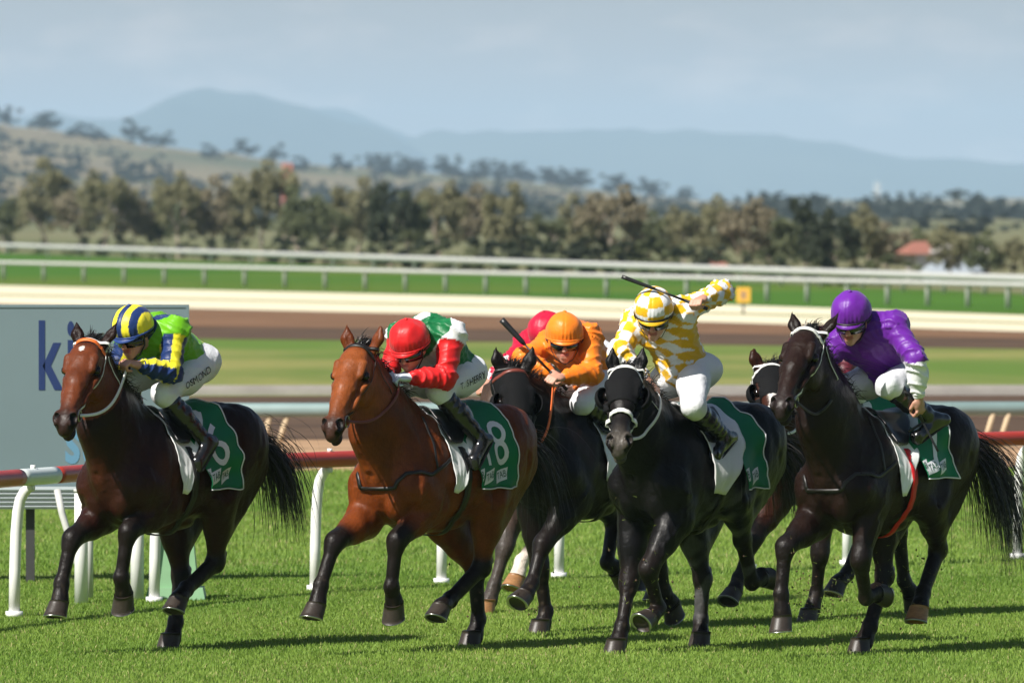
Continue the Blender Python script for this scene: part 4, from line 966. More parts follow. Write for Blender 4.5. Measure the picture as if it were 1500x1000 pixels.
HORSES = {
 'H1': HC('H1', 245, 60.35, 35, poll=(0.876, 0.012, 2.098), muz=(1.409, 0.193, 1.531), coat=(.026, .0075, .0038), face=(.125, .032, .011), ear=(-.06, .17, .07), seed=101, star=True, dorsal=.85,
          tail=dict(dir=(-.65, .22, .10), len=.85, droop=3.2), label='dark bay horse with orange browband, leftmost, beside the advertising board'),
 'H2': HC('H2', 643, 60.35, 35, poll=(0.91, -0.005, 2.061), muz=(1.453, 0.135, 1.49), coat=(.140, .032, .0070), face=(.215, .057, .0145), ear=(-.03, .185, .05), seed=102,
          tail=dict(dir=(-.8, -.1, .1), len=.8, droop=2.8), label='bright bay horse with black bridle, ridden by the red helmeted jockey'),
 'H3': HC('H3', 866, 62.9, 35, poll=(0.97, 0.008, 1.867), muz=(1.243, 0.288, 1.167), coat=(.0075, .0052, .0045), face=(.009, .006, .005), ear=(-.02, .18, .06), seed=103, tan=(),
          tail=dict(dir=(-.8, 0, .1), len=.8), label='black horse in a black hood with brown browband, behind the bright bay'),
 'H4': HC('H4', 1016, 60.45, 33, poll=(0.898, 0.021, 1.912), muz=(1.433, 0.3, 1.386), coat=(.0058, .0054, .0056), face=(.010, .008, .0075), ear=(-.02, .19, .03), seed=104, muzzle=(.07, .06, .05), dapple=(.10, .10, .10),
          tail=dict(dir=(-.8, 0, .1), len=.8), label='black horse with white noseband and blinkers, ridden by the chequered yellow jockey'),
 'H5': HC('H5', 1228, 64.8, 35, poll=(0.903, 0.008, 1.851), muz=(1.369, 0.36, 1.304), coat=(.036, .011, .0055), face=(.042, .013, .0065), ear=(.0, .18, .06), seed=105, res=.017, blaze=True,
          tail=dict(dir=(-.8, 0, .1), len=.8), label='bay horse with white blaze and blinkers, half hidden behind the purple jockey\'s horse'),
 'H6': HC('H6', 1293, 59.9, 35, poll=(0.908, -0.012, 2.177), muz=(1.487, 0.138, 1.647), coat=(.0125, .0058, .0040), face=(.017, .008, .0055), ear=(-.08, .16, .09), seed=106, tan=('hl',),
          tail=dict(dir=(-.75, .35, .10), len=1.12, droop=3.2, white=True), label='dark brown horse with white browband and red girth, rightmost'),
 'H7': HC('H7', 850, 66.4, 35, poll=(.93, .0, 1.80), muz=(1.30, .0, 1.30), coat=(.055, .036, .028), face=(.05, .03, .02), ear=(-.03, .15, .05), seed=107, res=.017, socks=('fl',), tan=('fr', 'fl'), points=(.045, .036, .030),
          tail=dict(dir=(-.8, 0, .1), len=.8), label='brown horse with one white sock, mostly hidden behind the black hooded horse'),
}
for c in HORSES.values(): build_horse(c)

# ------------------------------------------------------------------ tack
def axis_pts(c, u, ang, v0=-.03, off=.004):
    """points on the head surface: at distance u down the face, angles about the face axis (0 = front)"""
    ang = np.atleast_1d(ang).astype(float); u = np.broadcast_to(u, ang.shape)
    O = np.array([c['H'](uu, v0, 0) for uu in u]); D = np.cos(ang)[:, None]*c['Vd']+np.sin(ang)[:, None]*c['S']
    return c['G'].cast(O, D, off, .30), D
def build_bridle(c):
    G, o = c['G'], c['obj']; cols = c['tack']; R = math.radians
    def strap(name, pts, nr, w, m, parent, closed=False, t=.004):
        mb = MB(); mb.ribbon(pts, nr, w, t, closed); return mb.obj(name, M[m], parent)
    # cheek straps and headpiece make the bridle itself
    mb = MB()
    for s in (-1, 1):
        u = np.linspace(.03, .47, 16); a = s*np.interp(u, [.03, .2, .47], [R(100), R(112), R(108)])
        P, N = axis_pts(c, u, a); mb.ribbon(P, N, .017, .004)
    P, N = axis_pts(c, -.005, np.linspace(-R(100), R(100), 24), -.06); P[:, :] = G.snap(P, .004); mb.ribbon(P, N, .020, .004)
    br = mb.obj('bridle', M[cols['cheek']], o)
    P, N = axis_pts(c, .05-.02*np.cos(np.linspace(-1.5, 1.5, 26)), np.linspace(-R(100), R(100), 26)); strap('browband', P, N, .026, cols['brow'], br, t=.006)
    if cols.get('nose'):
        P, N = axis_pts(c, .375, np.linspace(-math.pi, math.pi, 40, endpoint=False)); strap('noseband', P, N, .036, cols['nose'], br, True, .007)
    u = np.linspace(.02, .20, 14); Ps = []
    for s in (-1, 1):
        P, N = axis_pts(c, np.linspace(.03, .13, 14), s*np.linspace(R(100), R(172), 14), -.06); strap('throat_lash', P, N, .012, cols.get('lash', cols['cheek']), br)
    hs = c['hs']
    for s in (-1, 1):
        ctr = G.cast(np.array([c['H'](.475, -.055, 0)]), np.array([s*c['S']]), .004, .2)[0]+s*c['S']*.006
        t = np.linspace(0, 2*math.pi, 25); mb = MB(); mb.tube([ctr+hs*.030*(math.cos(a)*c['U']+math.sin(a)*c['Vd']) for a in t], .0045, 8, False); mb.obj('bit_ring', M['steel'], br)
        c.setdefault('ring', {})[s] = ctr
    # reins run from the ring past the neck to the hands
    for s in (-1, 1):
        hnd = c.get('hands', {}).get(s)
        if hnd is None: continue
        a, b = c['ring'][s], np.array(hnd); t = np.linspace(0, 1, 26)[:, None]
        P = a+(b-a)*t+np.array([0, 0, -1.0])*(np.sin(t*math.pi)*c.get('sag', .10)); P = P+np.array([0, s, 0])*(np.sin(t*math.pi)*.05)
        d = G.sample(P); g = G.grad(P); P = np.where((d < .012)[:, None], G.snap(P, .012), P); P[0] = a; P[-1] = b
        for _ in range(3): P[1:-1] = (P[:-2]+P[1:-1]*2+P[2:])/4
        strap('rein', P, np.tile(np.array([0, s, .3]), (26, 1)), c.get('rein_w', .020), cols['rein'] if s > 0 else cols.get('rein2', cols['rein']), br)
    if cols.get('hood'):
        X, Y, Z = [a.astype(np.float32) for a in np.meshgrid(*G.ax, indexing='ij', sparse=True)]
        lo = np.min([c['H'](u, v, s) for u in (-.05, .42) for v in (-.25, .15) for s in (-.2, .2)], 0); hi = np.max([c['H'](u, v, s) for u in (-.05, .42) for v in (-.25, .15) for s in (-.2, .2)], 0)
        sl, Pp = G.sl(lo, hi, .02); g2 = Grid.__new__(Grid); g2.res = G.res; g2.lo = np.array([G.ax[i][sl[i].start] for i in range(3)]); g2.n = np.array(G.D[sl].shape)
        rel = [Pp[i]-c['P'][i] for i in range(3)]; U, Vd, S = c['U'], c['Vd'], c['S']
        uu = (rel[0]*U[0]+rel[1]*U[1]+rel[2]*U[2])/hs; vv = (rel[0]*Vd[0]+rel[1]*Vd[1]+rel[2]*Vd[2])/hs
        D = G.D[sl]-.008; D = np.maximum(D, (uu-cols['hood'])*hs); D = np.maximum(D, (.005-uu)*hs); D = np.maximum(D, (-.19-vv)*hs)
        for s in (-1, 1):
            e = c['H'](.205, .004, s*.10); D = np.maximum(D, .044*hs-np.sqrt((Pp[0]-e[0])**2+(Pp[1]-e[1])**2+(Pp[2]-e[2])**2))
        D[0], D[-1], D[:, 0], D[:, -1], D[:, :, 0], D[:, :, -1] = [.05]*6
        V, Q = g2.surface(D); V = relax(V, Q, 2); ho = mobj('hood', np_mesh('hood', V, [Q], M['hood']), o)
        for s in (-1, 1):
            e = c['H'](.205, -.012, s*.092); Vv = []; Qq = []; n1, n2 = 9, 14; back = nrm(-Vd*.75+S*s*.75-U*.1); sx = nrm(np.cross(back, U)); uy = np.cross(sx, back)
            for lay, rr in ((0, .062), (1, .055)):
                for i in range(n1):
                    th = (i/(n1-1))*math.radians(88)
                    for j in range(n2):
                        f = j*2*math.pi/n2; Vv.append(e+hs*rr*(math.cos(th)*back*.95+math.sin(th)*(math.cos(f)*uy*1.1+math.sin(f)*sx)))
            for lay in (0, 1):
                b0 = lay*n1*n2
                for i in range(n1-1):
                    for j in range(n2):
                        q = (b0+i*n2+j, b0+i*n2+(j+1) % n2, b0+(i+1)*n2+(j+1) % n2, b0+(i+1)*n2+j); Qq.append(q if lay == 0 else q[::-1])
            for j in range(n2): a = (n1-1)*n2; Qq.append((a+j, a+(j+1) % n2, n1*n2+a+(j+1) % n2, n1*n2+a+j))
            mb = MB(); mb.add(Vv, Qq); mb.obj('blinker_cup', M['hood'], ho)

def drape(c, x, phi, off):
    x = np.asarray(x, float); phi = np.asarray(phi, float); sh = x.shape; x = x.ravel(); phi = phi.ravel()
    O = np.stack([x, np.zeros_like(x), np.full_like(x, 1.25)], 1); D = np.stack([np.zeros_like(x), np.sin(phi), np.cos(phi)], 1)
    P = c['G'].cast(O, D, .0, .50); return (P+D*np.broadcast_to(off, sh).ravel()[:, None]).reshape(sh+(3,)), D.reshape(sh+(3,))
def cloth(name, c, xf, xb, ph0, ph1, off, ruff, m, parent=None, nu=26, nv=44, seed=0, thick=.006):
    """a cloth draped over the back between angles ph0..ph1; xf, xb give front and rear edge by angle"""
    ph = np.radians(np.linspace(ph0, ph1, nv)); t = np.linspace(0, 1, nu)
    PH = np.repeat(ph[None], nu, 0); dg = np.degrees(np.abs(PH)); X = xf(dg)+(xb(dg)-xf(dg))*t[:, None]
    edge = np.maximum(sstep(t[:, None]+0*PH, .55, 1), sstep(dg, 70, max(abs(ph0), abs(ph1))))
    lift = off+ruff*edge*(1.0+.9*np.sin(dg*.11+seed+X*6)+.5*np.sin(dg*.23+t[:, None]*5+seed*2))
    P, D = drape(c, X, PH, lift)
    for _ in range(2):
        P[1:-1, 1:-1] = (P[1:-1, 1:-1]*2+P[:-2, 1:-1]+P[2:, 1:-1]+P[1:-1, :-2]+P[1:-1, 2:])/6
    n = nu*nv; V = np.concatenate([P.reshape(-1, 3), (P-D*thick).reshape(-1, 3)]); Q = []
    I = lambda i, j, l: l*n+i*nv+j
    for i in range(nu-1):
        for j in range(nv-1): Q.append((I(i, j, 0), I(i, j+1, 0), I(i+1, j+1, 0), I(i+1, j, 0))); Q.append((I(i, j, 1), I(i+1, j, 1), I(i+1, j+1, 1), I(i, j+1, 1)))
    for i in range(nu-1):
        for j, w in ((0, 1), (nv-1, 0)): q = (I(i, j, 0), I(i+1, j, 0), I(i+1, j, 1), I(i, j, 1)); Q.append(q if w else q[::-1])
    for j in range(nv-1):
        for i, w in ((0, 0), (nu-1, 1)): q = (I(i, j, 0), I(i, j+1, 0), I(i, j+1, 1), I(i, j, 1)); Q.append(q if w else q[::-1])
    def where(x, dgs):
        """point on the outside of the cloth at a place along the back and an angle (signed degrees)"""
        x = np.atleast_1d(x); dgs = np.atleast_1d(dgs); a = np.abs(dgs); tt = np.clip((x-xf(a))/(xb(a)-xf(a)), 0, 1)*(nu-1); jj = np.clip((dgs-ph0)/(ph1-ph0), 0, 1)*(nv-1)
        i0 = np.clip(np.floor(tt).astype(int), 0, nu-2); j0 = np.clip(np.floor(jj).astype(int), 0, nv-2); f = (tt-i0)[:, None]; g = (jj-j0)[:, None]
        p = P[i0, j0]*(1-f)*(1-g)+P[i0+1, j0]*f*(1-g)+P[i0, j0+1]*(1-f)*g+P[i0+1, j0+1]*f*g
        return p+D[i0, j0]*.0035
    me = np_mesh(name, V, [np.array(Q)], m)
    return me, where
def build_saddlery(c):
    rz = c['rz']; loc = (c['X'], c['d'], 0); k = c['cloth']
    xf = lambda a: .12-.0013*a+k.get('fx', 0); xb = lambda a: -.44-.0007*a+k.get('bx', 0)
    if k.get('pad', True):
        me, _ = cloth('pad', c, lambda a: .27-.0003*a+0*a, (lambda a: np.interp(a, [0, 70, 120], [-.20, -.15, .12])) if k.get('over') else (lambda a: np.interp(a, [0, 60, 120], [-.30, -.02, .19])), -120, 120, .034 if k.get('over') else .012, .012, M['cloth_white'], seed=c['seed'])
        o = mobj('saddle_pad', me, None, loc, rz); tag(o, k['pad_label'], 'saddle pad', 'white saddle pads')
    am = k.get('am', 114.0); me, wh = cloth('cloth', c, xf, xb, -am, am, .020, k.get('ruff', .012), M['cloth_green'], seed=c['seed']*.7, nu=30, nv=60)
    o = mobj('saddle_cloth', me, None, loc, rz); tag(o, k['label'], 'saddle cloth', 'green saddle cloths')
    mb = MB()   # white piping round the edge
    a = np.linspace(-am+.5, am-.5, 60); P = wh(xb(np.abs(a)), a); tt = np.linspace(0, 1, 20)
    for s in (-1, 1):
        q = wh(xf(np.array([am]))+(xb(np.array([am]))-xf(np.array([am])))*tt, np.full(20, s*(am-.2))); P = np.concatenate([P, q[::-1]]) if s > 0 else np.concatenate([q, P])
    mb.tube(P, .0048, 6); mb.obj('piping', M['print_white'], o)
    for s in (-1, 1):
        if k.get('num'):
            V, T = text_mesh(k['num'], .40); V[:, 0] *= k.get('nw', 1.15)
            W = wh(-.235-V[:, 0]*s+k.get('nx', 0), s*(66-V[:, 1]/.30*57.3)); mobj('number', np_mesh('number', W, [np.array(T)], M['print_white']), o)
        for xx in np.array((.005, -.15, -.34))+k.get('bx', 0)*np.array((.2, .55, .9)):
            n = 7; gx, gy = np.meshgrid(np.linspace(-.06, .06, n), np.linspace(-.035, .035, n), indexing='ij'); gx2 = gx+gy*.35
            W = wh((xx-gx2*s).ravel(), (s*(am-13-(gy+gx*.22)/.30*57.3)).ravel()); Qq = [(i*n+j, (i+1)*n+j, (i+1)*n+j+1, i*n+j+1) for i in range(n-1) for j in range(n-1)]
            pt = mobj('sponsor_patch', np_mesh('sponsor_patch', W, [np.array(Qq)], M['print_white']), o)
            V, T = text_mesh('TAB', .055); W = wh(xx-V[:, 0]*s, s*(am-13-(V[:, 1]+V[:, 0]*.22)/.30*57.3)); g = nrm(W.mean(0)-np.array([W[:, 0].mean(), 0, 1.25]))
            mobj('lettering', np_mesh('lettering', W+g*.003, [np.array(T)], M['print_green']), pt)
    # saddle with girth and stirrups
    me, _ = cloth('saddle', c, lambda a: .20+.0008*a, lambda a: np.interp(a, [0, 30, 58], [-.20, -.06, .10]), -58, 58, .040, .004, M['saddle'], nu=16, nv=30, thick=.016)
    sd = mobj('racing_saddle', me, None, loc, rz); tag(sd, k['saddle_label'], 'saddle', 'racing saddles')
    ph = np.radians(np.linspace(62, 298, 60)); P, N = drape(c, np.full(60, .10), ph, .012)
    P2 = P.copy(); mb = MB(); mb.ribbon(P2, N, .060, .006); mb.obj('girth', M[k.get('girth', 'strap_black')], sd)
    if k.get('breast'):
        pts = []
        for y, x, z in ((.27, .16, 1.36), (.262, .26, 1.30), (.25, .36, 1.25), (.23, .46, 1.20), (.19, .56, 1.16), (.13, .65, 1.13), (.06, .73, 1.12)): pts.append((x, y, z))
        pts = pts+[(.745, 0, 1.12)]+[(x, -y, z) for x, y, z in pts[::-1]]
        P = np.array(pts); u = np.linspace(0, 1, len(P)); uu_ = np.linspace(0, 1, 60); P = np.stack([np.interp(uu_, u, P[:, i]) for i in range(3)], 1); P = c['G'].snap(P, .006, 25); N = c['G'].grad(P)
        mb = MB(); mb.ribbon(P, N, .026, .005); mb.obj('breastplate', M['strap_black'], sd)
        for s in (-1, 1):
            P = np.array([(.40+.0*t, s*(.24-.10*t), 1.24+.34*t) for t in np.linspace(0, 1, 16)]); P = c['G'].snap(P, .006, 25); mb = MB(); mb.ribbon(P, c['G'].grad(P), .016, .005); mb.obj('neck_strap', M['strap_black'], sd)
    j = c.get('jock')
    if j:
        for s in 'lr':
            sg = 1 if s == 'l' else -1; a, t = np.array(j['a'+s]), np.array(j['t'+s]); m_ = a*.45+t*.55+np.array([0, 0, -.035]); w = .062
            P = [m_+np.array([0, w*math.cos(f), .085*math.sin(f) if math.sin(f) > 0 else 0]) for f in np.linspace(0, math.pi, 14)]; P = [m_+np.array([0, -w, -.0])]+P[::-1]+[m_+np.array([0, -w, 0])]
            mb = MB(); mb.tube(P, .008, 8); st = mb.obj('stirrup', M['steel'], sd)
            top = np.array([.10, sg*.27, 1.50]); Q = np.linspace(m_+np.array([0, 0, .08]), top, 10); mb = MB(); mb.ribbon(Q, np.tile([0, sg, 0], (10, 1)), .018, .004); mb.obj('stirrup_leather', M['strap_black'], st)

# ------------------------------------------------------------------ jockeys
NAVY, YEL, LIME, RED, GRN, WHT, ORG, GOLD, PUR, CRIM, SKIN = [np.array(x) for x in ((.010, .030, .125), (.80, .70, .030), (.135, .42, .006), (.62, .012, .014), (.004, .140, .042), (.78, .78, .80), (.85, .205, .012), (.74, .42, .010), (.120, .013, .275), (.46, .006, .035), (.52, .27, .19))]
def limb_angle(P, a, b, ref):
    a = np.asarray(a); d = nrm(np.asarray(b)-a); r = nrm(ref-d*(ref@d)); w = np.cross(d, r); q = P-a; return np.arctan2(q@w, q@r), q@d/np.linalg.norm(np.asarray(b)-a)
def pick(mask, a, b): return np.where(mask[:, None], a, b)
def build_jockey(c, J):
    j = {k: np.array(v) for k, v in J['j'].items()}; G0 = c['G']; loc = (c['X'], c['d'], 0); rz = c['rz']
    f = nrm(J['face']); up = nrm(np.array([0, 0, 1.0])-f*f[2]); up = nrm(up*math.cos(J.get('tilt', 0))+np.cross(f, up)*math.sin(J.get('tilt', 0))); sd = np.cross(up, f); A = np.array([f, sd, up]); hd = j['head']
    HD = lambda a, b, cc: hd+a*f+b*sd+(cc*1.16 if cc < -.05 else cc)*up
    allp = np.array(list(j.values())+[HD(.2, 0, 0), HD(0, 0, .2)]); lo, hi = allp.min(0)-.20, allp.max(0)+.20
    hs = 1.12
    # ---- body (skin)
    fine = J.get('res', 1.0); G = Grid(lo, hi, .0083*fine)
    hc = HD(.005, 0, -.065)
    G.ell(hc+up*.02, np.array((.095, .080, .115))*hs, A, .02); G.ell(HD(.045, 0, -.115), np.array((.058, .058, .062))*hs, A, .03)
    G.ell(HD(.075, 0, -.165), np.array((.026, .026, .020))*hs, A, .02)                                     # chin
    G.cap(HD(.098, 0, -.058), HD(.128, 0, -.100), .013, .018, .012); G.ell(HD(.115, .012, -.103), (.013, .010, .009), A, .008); G.ell(HD(.115, -.012, -.103), (.013, .010, .009), A, .008)
    G.cap(HD(.092, -.040, -.045), HD(.092, .040, -.045), .016, .016, .015)                                 # brow
    for s in (-1, 1):
        G.ell(HD(.075, s*.046, -.088), (.028, .024, .022), A, .018)                                        # cheekbone
        G.ell(HD(-.005, s*.092, -.070), (.024, .010, .036), A, .008)                                       # ear
        G.ell(HD(.098, s*.036, -.066), (.016, .018, .013), A, .010, True)                                  # eye hollow
    G.cap(HD(.108, -.020, -.132), HD(.108, .020, -.132), .0095, .0095, .008); G.cap(HD(.104, -.018, -.147), HD(.104, .018, -.147), .010, .010, .008)   # lips
    G.cap(HD(.118, -.020, -.1395), HD(.118, .020, -.1395), .003, .003, .004, sub=True)
    nk = j['chs']*.55+hd*.45+up*-.04
    G.cap(hc+up*-.04-f*.02, j['chs'], .062, .075, .03)
    G.cap(j['pel'], j['chs'], .11, .125, .05); G.cap(j['sl'], j['sr'], .055, .055, .04)
    for s in 'lr':
        G.cap(j['s'+s], j['e'+s], .050, .040, .02); G.cap(j['e'+s], j['w'+s], .040, .029, .02)
        G.cap(j['h'+s], j['k'+s], .075, .055, .03); G.cap(j['k'+s], j['a'+s], .050, .028, .02); G.cap(j['a'+s], j['t'+s], .026, .018, .02)
        # hand closed on the rein or whip
        w = j['w'+s]; a = nrm(w-j['e'+s]); sg = 1 if s == 'l' else -1
        kn = np.array(J.get('knuckle_'+s, (0, sg*.35, 1.0))); kn = nrm(kn-a*(kn@a)); ac = np.cross(a, kn)*sg; q = 1.22   # ac points to the thumb side
        hb = lambda x, y, z: w+q*(x*a+y*ac+z*kn)
        G.ell(hb(.045, 0, 0), np.array((.048, .040, .019))*q, np.array([a, ac, kn]), .012); G.cap(w, hb(.03, 0, 0), .028, .026, .012)
        for i, (oy, ln) in enumerate(((.030, .92), (.010, 1.0), (-.010, .95), (-.029, .80))):
            p0 = hb(.080, oy, .006); p1 = hb(.080+.026*ln, oy*1.02, -.020*ln); p2 = hb(.078+.006*ln, oy, -.046*ln); p3 = hb(.052, oy*.95, -.042*ln)
            G.cap(p0, p1, .0100*q, .0095*q, .004); G.cap(p1, p2, .0094*q, .0086*q, .003); G.cap(p2, p3, .0086*q, .0074*q, .003)
        G.cap(hb(.025, .034, -.006), hb(.058, .044, -.026), .0125*q, .0110*q, .008); G.cap(hb(.058, .044, -.026), hb(.082, .026, -.044), .0106*q, .0085*q, .003)
        J.setdefault('grip', {})[s] = hb(.072, 0, -.026); J.setdefault('gdir', {})[s] = ac
    V, Q = G.surface(); V = relax(V, Q, 1)
    C = np.tile(SKIN*J.get('skin', 1.0), (len(V), 1)); C = C*(1+.08*waves(V, 4, 6, 20, 60)[:, None])
    rl = V-hd; fa, fb, fc = rl@f, rl@sd, rl@up
    lip = (fa > .098) & (np.abs(fb) < .030) & (fc > -.157) & (fc < -.124); C[lip] = np.array([.42, .13, .10])
    C[(fa > .10) & (np.abs(fb) < .022) & (fc < -.08) & (fc > -.115)] *= np.array([1.08, .85, .80])
    hair = (fc > -.06) & (fa < .03) | ((fa < -.045) & (fc > -.12)); hair &= np.linalg.norm(rl, axis=1) < .19; C[hair] = np.array([.05, .03, .02])
    if J.get('glove'):
        for s in 'lr':
            m_ = np.linalg.norm(V-j['w'+s]-nrm(j['w'+s]-j['e'+s])*.06, axis=1) < .10; C[m_] = np.array(J['glove'])
    o = mobj('person', np_mesh('person', V, [Q], M['skin'], True, C), None, loc, rz); tag(o, J['label'], 'person', 'jockeys')
    # ---- silk jacket
    G = Grid(lo, hi, .0102*fine); mid = j['pel']*.5+j['chs']*.5; bu = nrm(np.cross(j['chs']-j['pel'], [0, -1.0, 0])); bu = bu if bu[2] > 0 else -bu; td = nrm(j['chs']-j['pel'])
    G.cap(j['pel']+td*.06, j['chs']-td*.01, .146, .160, .05, side=j['sl']-j['sr'], flat=1.08); G.ell(mid+bu*.045+td*.06, (.22, .155, .125), np.array([td, nrm(j['sl']-j['sr']), bu]), .05)
    G.cap(j['sl'], j['sr'], .098, .098, .05); G.cap(j['chs'], nk, .090, .070, .03)
    G.cap(j['pel']+td*.10-bu*.05, j['pel']+td*.02-bu*.02, .150, .150, .04)
    for s in 'lr':
        S_, E, W = j['s'+s], j['e'+s], j['w'+s]; G.cap(S_, E, .084, .068, .035); G.cap(E, E+(W-E)*.55, .070, .060, .03); G.cap(E+(W-E)*.5, W-(W-E)*.10, .064, .043, .02)
        G.cap(S_*.5+j['chs']*.5-td*.10, S_, .12, .085, .04)
    G.cap(W*0+hc+up*-.02, nk*.4+hc*.6+up*-.055, .055, .058, .012, sub=True)
    # open neck and hem kept flat against the breeches
    V, Q = G.surface(); V = relax(V, Q, 2); N = vnormals(V, Q)
    if (N*(V-V.mean(0))).sum() < 0: N = -N
    arm = np.full(len(V), 9.0); atp = np.zeros(len(V)); fore = np.zeros(len(V), bool); ang = np.zeros(len(V)); left = np.zeros(len(V), bool)
    for s in 'lr':
        ref = np.array([0, 1.0 if s == 'l' else -1.0, .5])
        for A_, B_, fo in (('s', 'e', False), ('e', 'w', True)):
            d, t = segd(V, j[A_+s], j[B_+s]); m_ = d < arm; an, _ = limb_angle(V, j[A_+s], j[B_+s], ref)
            arm = np.where(m_, d, arm); atp = np.where(m_, t+fo, atp); fore = np.where(m_, fo, fore); ang = np.where(m_, an, ang); left = np.where(m_, s == 'l', left)
    dt, tt = segd(V, j['pel'], j['chs']); sleeve = (arm/.080 < dt/.165) & ((atp > .18) | (arm < .05))
    ta, tx = limb_angle(V, j['pel'], j['chs'], bu)
    fold = waves(V, J['seed'], 9, 22, 60); fold2 = np.sin(atp*26+2.2*np.sin(ang*2)+1.3*np.sin(ang+atp*5)); fold3 = np.sin(tx*17+2.5*np.sin(ta*1.7+tx*3)+J['seed'])
    wp = waves(V, J['seed']+31, 7, 12, 30); rdg = lambda x: (1-np.abs(np.sin(x)))**2.0
    dg1 = V@nrm(np.array([.55, .25, -.8]))*44+2.2*wp+J['seed']; dg2 = V@nrm(np.array([.2, .75, .6]))*58+2.4*wp+ta
    fs = rdg(atp*13+1.9*np.sin(ang*1.0+J['seed'])+1.3*wp)*.0140*(.45+np.exp(-((atp-1.0)/.30)**2)+.6*np.exp(-((atp-1.75)/.2)**2))+rdg(ang*2.2+atp*2.5+.8*wp)*.0035
    V = V+N*(.0022*fold+np.where(sleeve, fs, .0165*rdg(dg1)*(.4+.6*sstep(np.sin(dg2*.3), -.5, .6))+.0085*rdg(dg2)))[:, None]
    col = J['jacket'](V, sleeve, atp, ang, ta, tx, fore, left); jk = mobj('jacket', np_mesh('jacket', V, [Q], M['silk'], True, col), o)
    for s in 'lr':
        E, W = j['e'+s], j['w'+s]; mb = MB(); d = nrm(W-E); ctr = W-(W-E)*.10; t = np.linspace(0, 2*math.pi, 21); x = nrm(np.cross(d, [0, 0, 1.0])); y = np.cross(d, x)
        mb.tube([ctr+.040*(math.cos(a)*x+math.sin(a)*y) for a in t], .007, 8, False); cu = mb.mesh('cuff', M['silk']); a = cu.color_attributes.new('Col', 'FLOAT_COLOR', 'POINT'); a.data.foreach_set('color', np.tile([*J['cuff'], 1], len(cu.vertices)).astype(np.float32)); mobj('cuff', cu, jk)
    # ---- breeches
    G = Grid(lo, hi, .0115*fine); G.ell(j['pel']-td*.01, (.15, .165, .145), np.array([td, nrm(j['hl']-j['hr']), bu]), .05); G.cap(j['pel'], j['pel']+td*.12, .140, .140, .04)
    for s in 'lr':
        H_, K_, A_ = j['h'+s], j['k'+s], j['a'+s]; G.cap(H_, K_, .118, .082, .05); G.ell(H_*.7+K_*.3-bu*.02, (.12, .10, .12), k=.04); G.cap(K_, K_+(A_-K_)*.22, .082, .066, .025)
    V, Q = G.surface(); V = relax(V, Q, 2); N = vnormals(V, Q)
    if (N*(V-V.mean(0))).sum() < 0: N = -N
    wp = waves(V, J['seed']+6, 6, 10, 25); kd = np.minimum(np.linalg.norm(V-j['kl'], axis=1), np.linalg.norm(V-j['kr'], axis=1)); V = V+N*(.0020*waves(V, J['seed']+5, 9, 22, 55)+.0060*(1-np.abs(np.sin(V@nrm(np.array([.7, .1, .7]))*24+1.5*wp)))**1.7*(.35+.8*np.exp(-(kd/.16)**2)+.5*sstep(V[:, 0], .0, -.25)))[:, None]
    bc = np.tile(J.get('breech', np.array([.74, .75, .77])), (len(V), 1)); bo = mobj('breeches', np_mesh('breeches', V, [Q], M['breeches'], True, bc), o)
    if J.get('name'):
        V2, T = text_mesh(J['name'], .062); V2[:, 0] *= 1.1; H_, K_ = j['hl'], j['kl']; d = nrm(H_-K_); L = np.linalg.norm(H_-K_)
        out = nrm(np.array([.35, .94, .0])-d*(np.array([.35, .94, 0.])@d)); upd = np.cross(out, d); upd = upd if upd[2] > 0 else -upd
        x0 = K_+d*(L*.62)
        O = x0+V2[:, :1]*d; ag = np.radians(-12)+V2[:, 1]/.10
        W = G.cast(O, np.cos(ag)[:, None]*out+np.sin(ag)[:, None]*upd, .006, .30); mobj('name_lettering', np_mesh('name_lettering', W, [np.array(T)], M['print_black']), bo)
    # ---- boots
    for s in 'lr':
        K_, A_, T_ = j['k'+s], j['a'+s], j['t'+s]; P3 = np.array([K_, A_, T_]); G = Grid(P3.min(0)-.15, P3.max(0)+.15, .0108*fine); d = nrm(A_-K_); sh = K_+(A_-K_)*.16
        G.cap(sh, K_+(A_-K_)*.45, .074, .072, .01); G.cap(K_+(A_-K_)*.45, A_, .070, .050, .03); ft = nrm(T_-A_)
        heel = A_+d*.065-ft*.045; toe = T_+d*.030+ft*.03
        G.cap(A_, heel, .046, .040, .02); G.cap(A_+d*.03, T_+d*.005, .048, .038, .03); G.cap(T_, toe, .040, .028, .02, side=(0, 1, 0), flat=1.15); G.cap(heel, toe-ft*.02, .034, .032, .02)
        V, Q = G.surface(); V = relax(V, Q, 2); _, tb = segd(V, K_, A_); N = vnormals(V, Q); V = V+N*(.0028*np.sin(tb*40+2*waves(V, J['seed'], 5, 12, 30)))[:, None]
        bt = mobj('boot', np_mesh('boot', V, [Q], M['boot']), o)
        mb = MB(); mb.ribbon(np.linspace(heel+d*.026, toe+d*.024, 8), np.tile(d, (8, 1)), .062, .008); mb.obj('sole', M['strap_black'], bt)
    # ---- helmet, peak, goggles
    G = Grid(hd-.30, hd+.30, .0082*fine); G.ell(HD(-.012, 0, .0), (.158, .136, .140), A, .02)
    n0 = -up; X, Y, Z = np.meshgrid(*G.ax, indexing='ij', sparse=True); pl = -((X-hd[0])*up[0]+(Y-hd[1])*up[1]+(Z-hd[2])*up[2])-.040+.10*((X-hd[0])*f[0]+(Y-hd[1])*f[1]+(Z-hd[2])*f[2])*-1
    G.D = np.maximum(G.D, pl.astype(np.float32)); 
    inn = HD(-.012, 0, -.03); G.ell(inn, (.112, .094, .120), A, .004, True)
    V, Q = G.surface(); V = relax(V, Q, 1); rl = V-hd; a_, b_, c_ = rl@f, rl@sd, rl@up
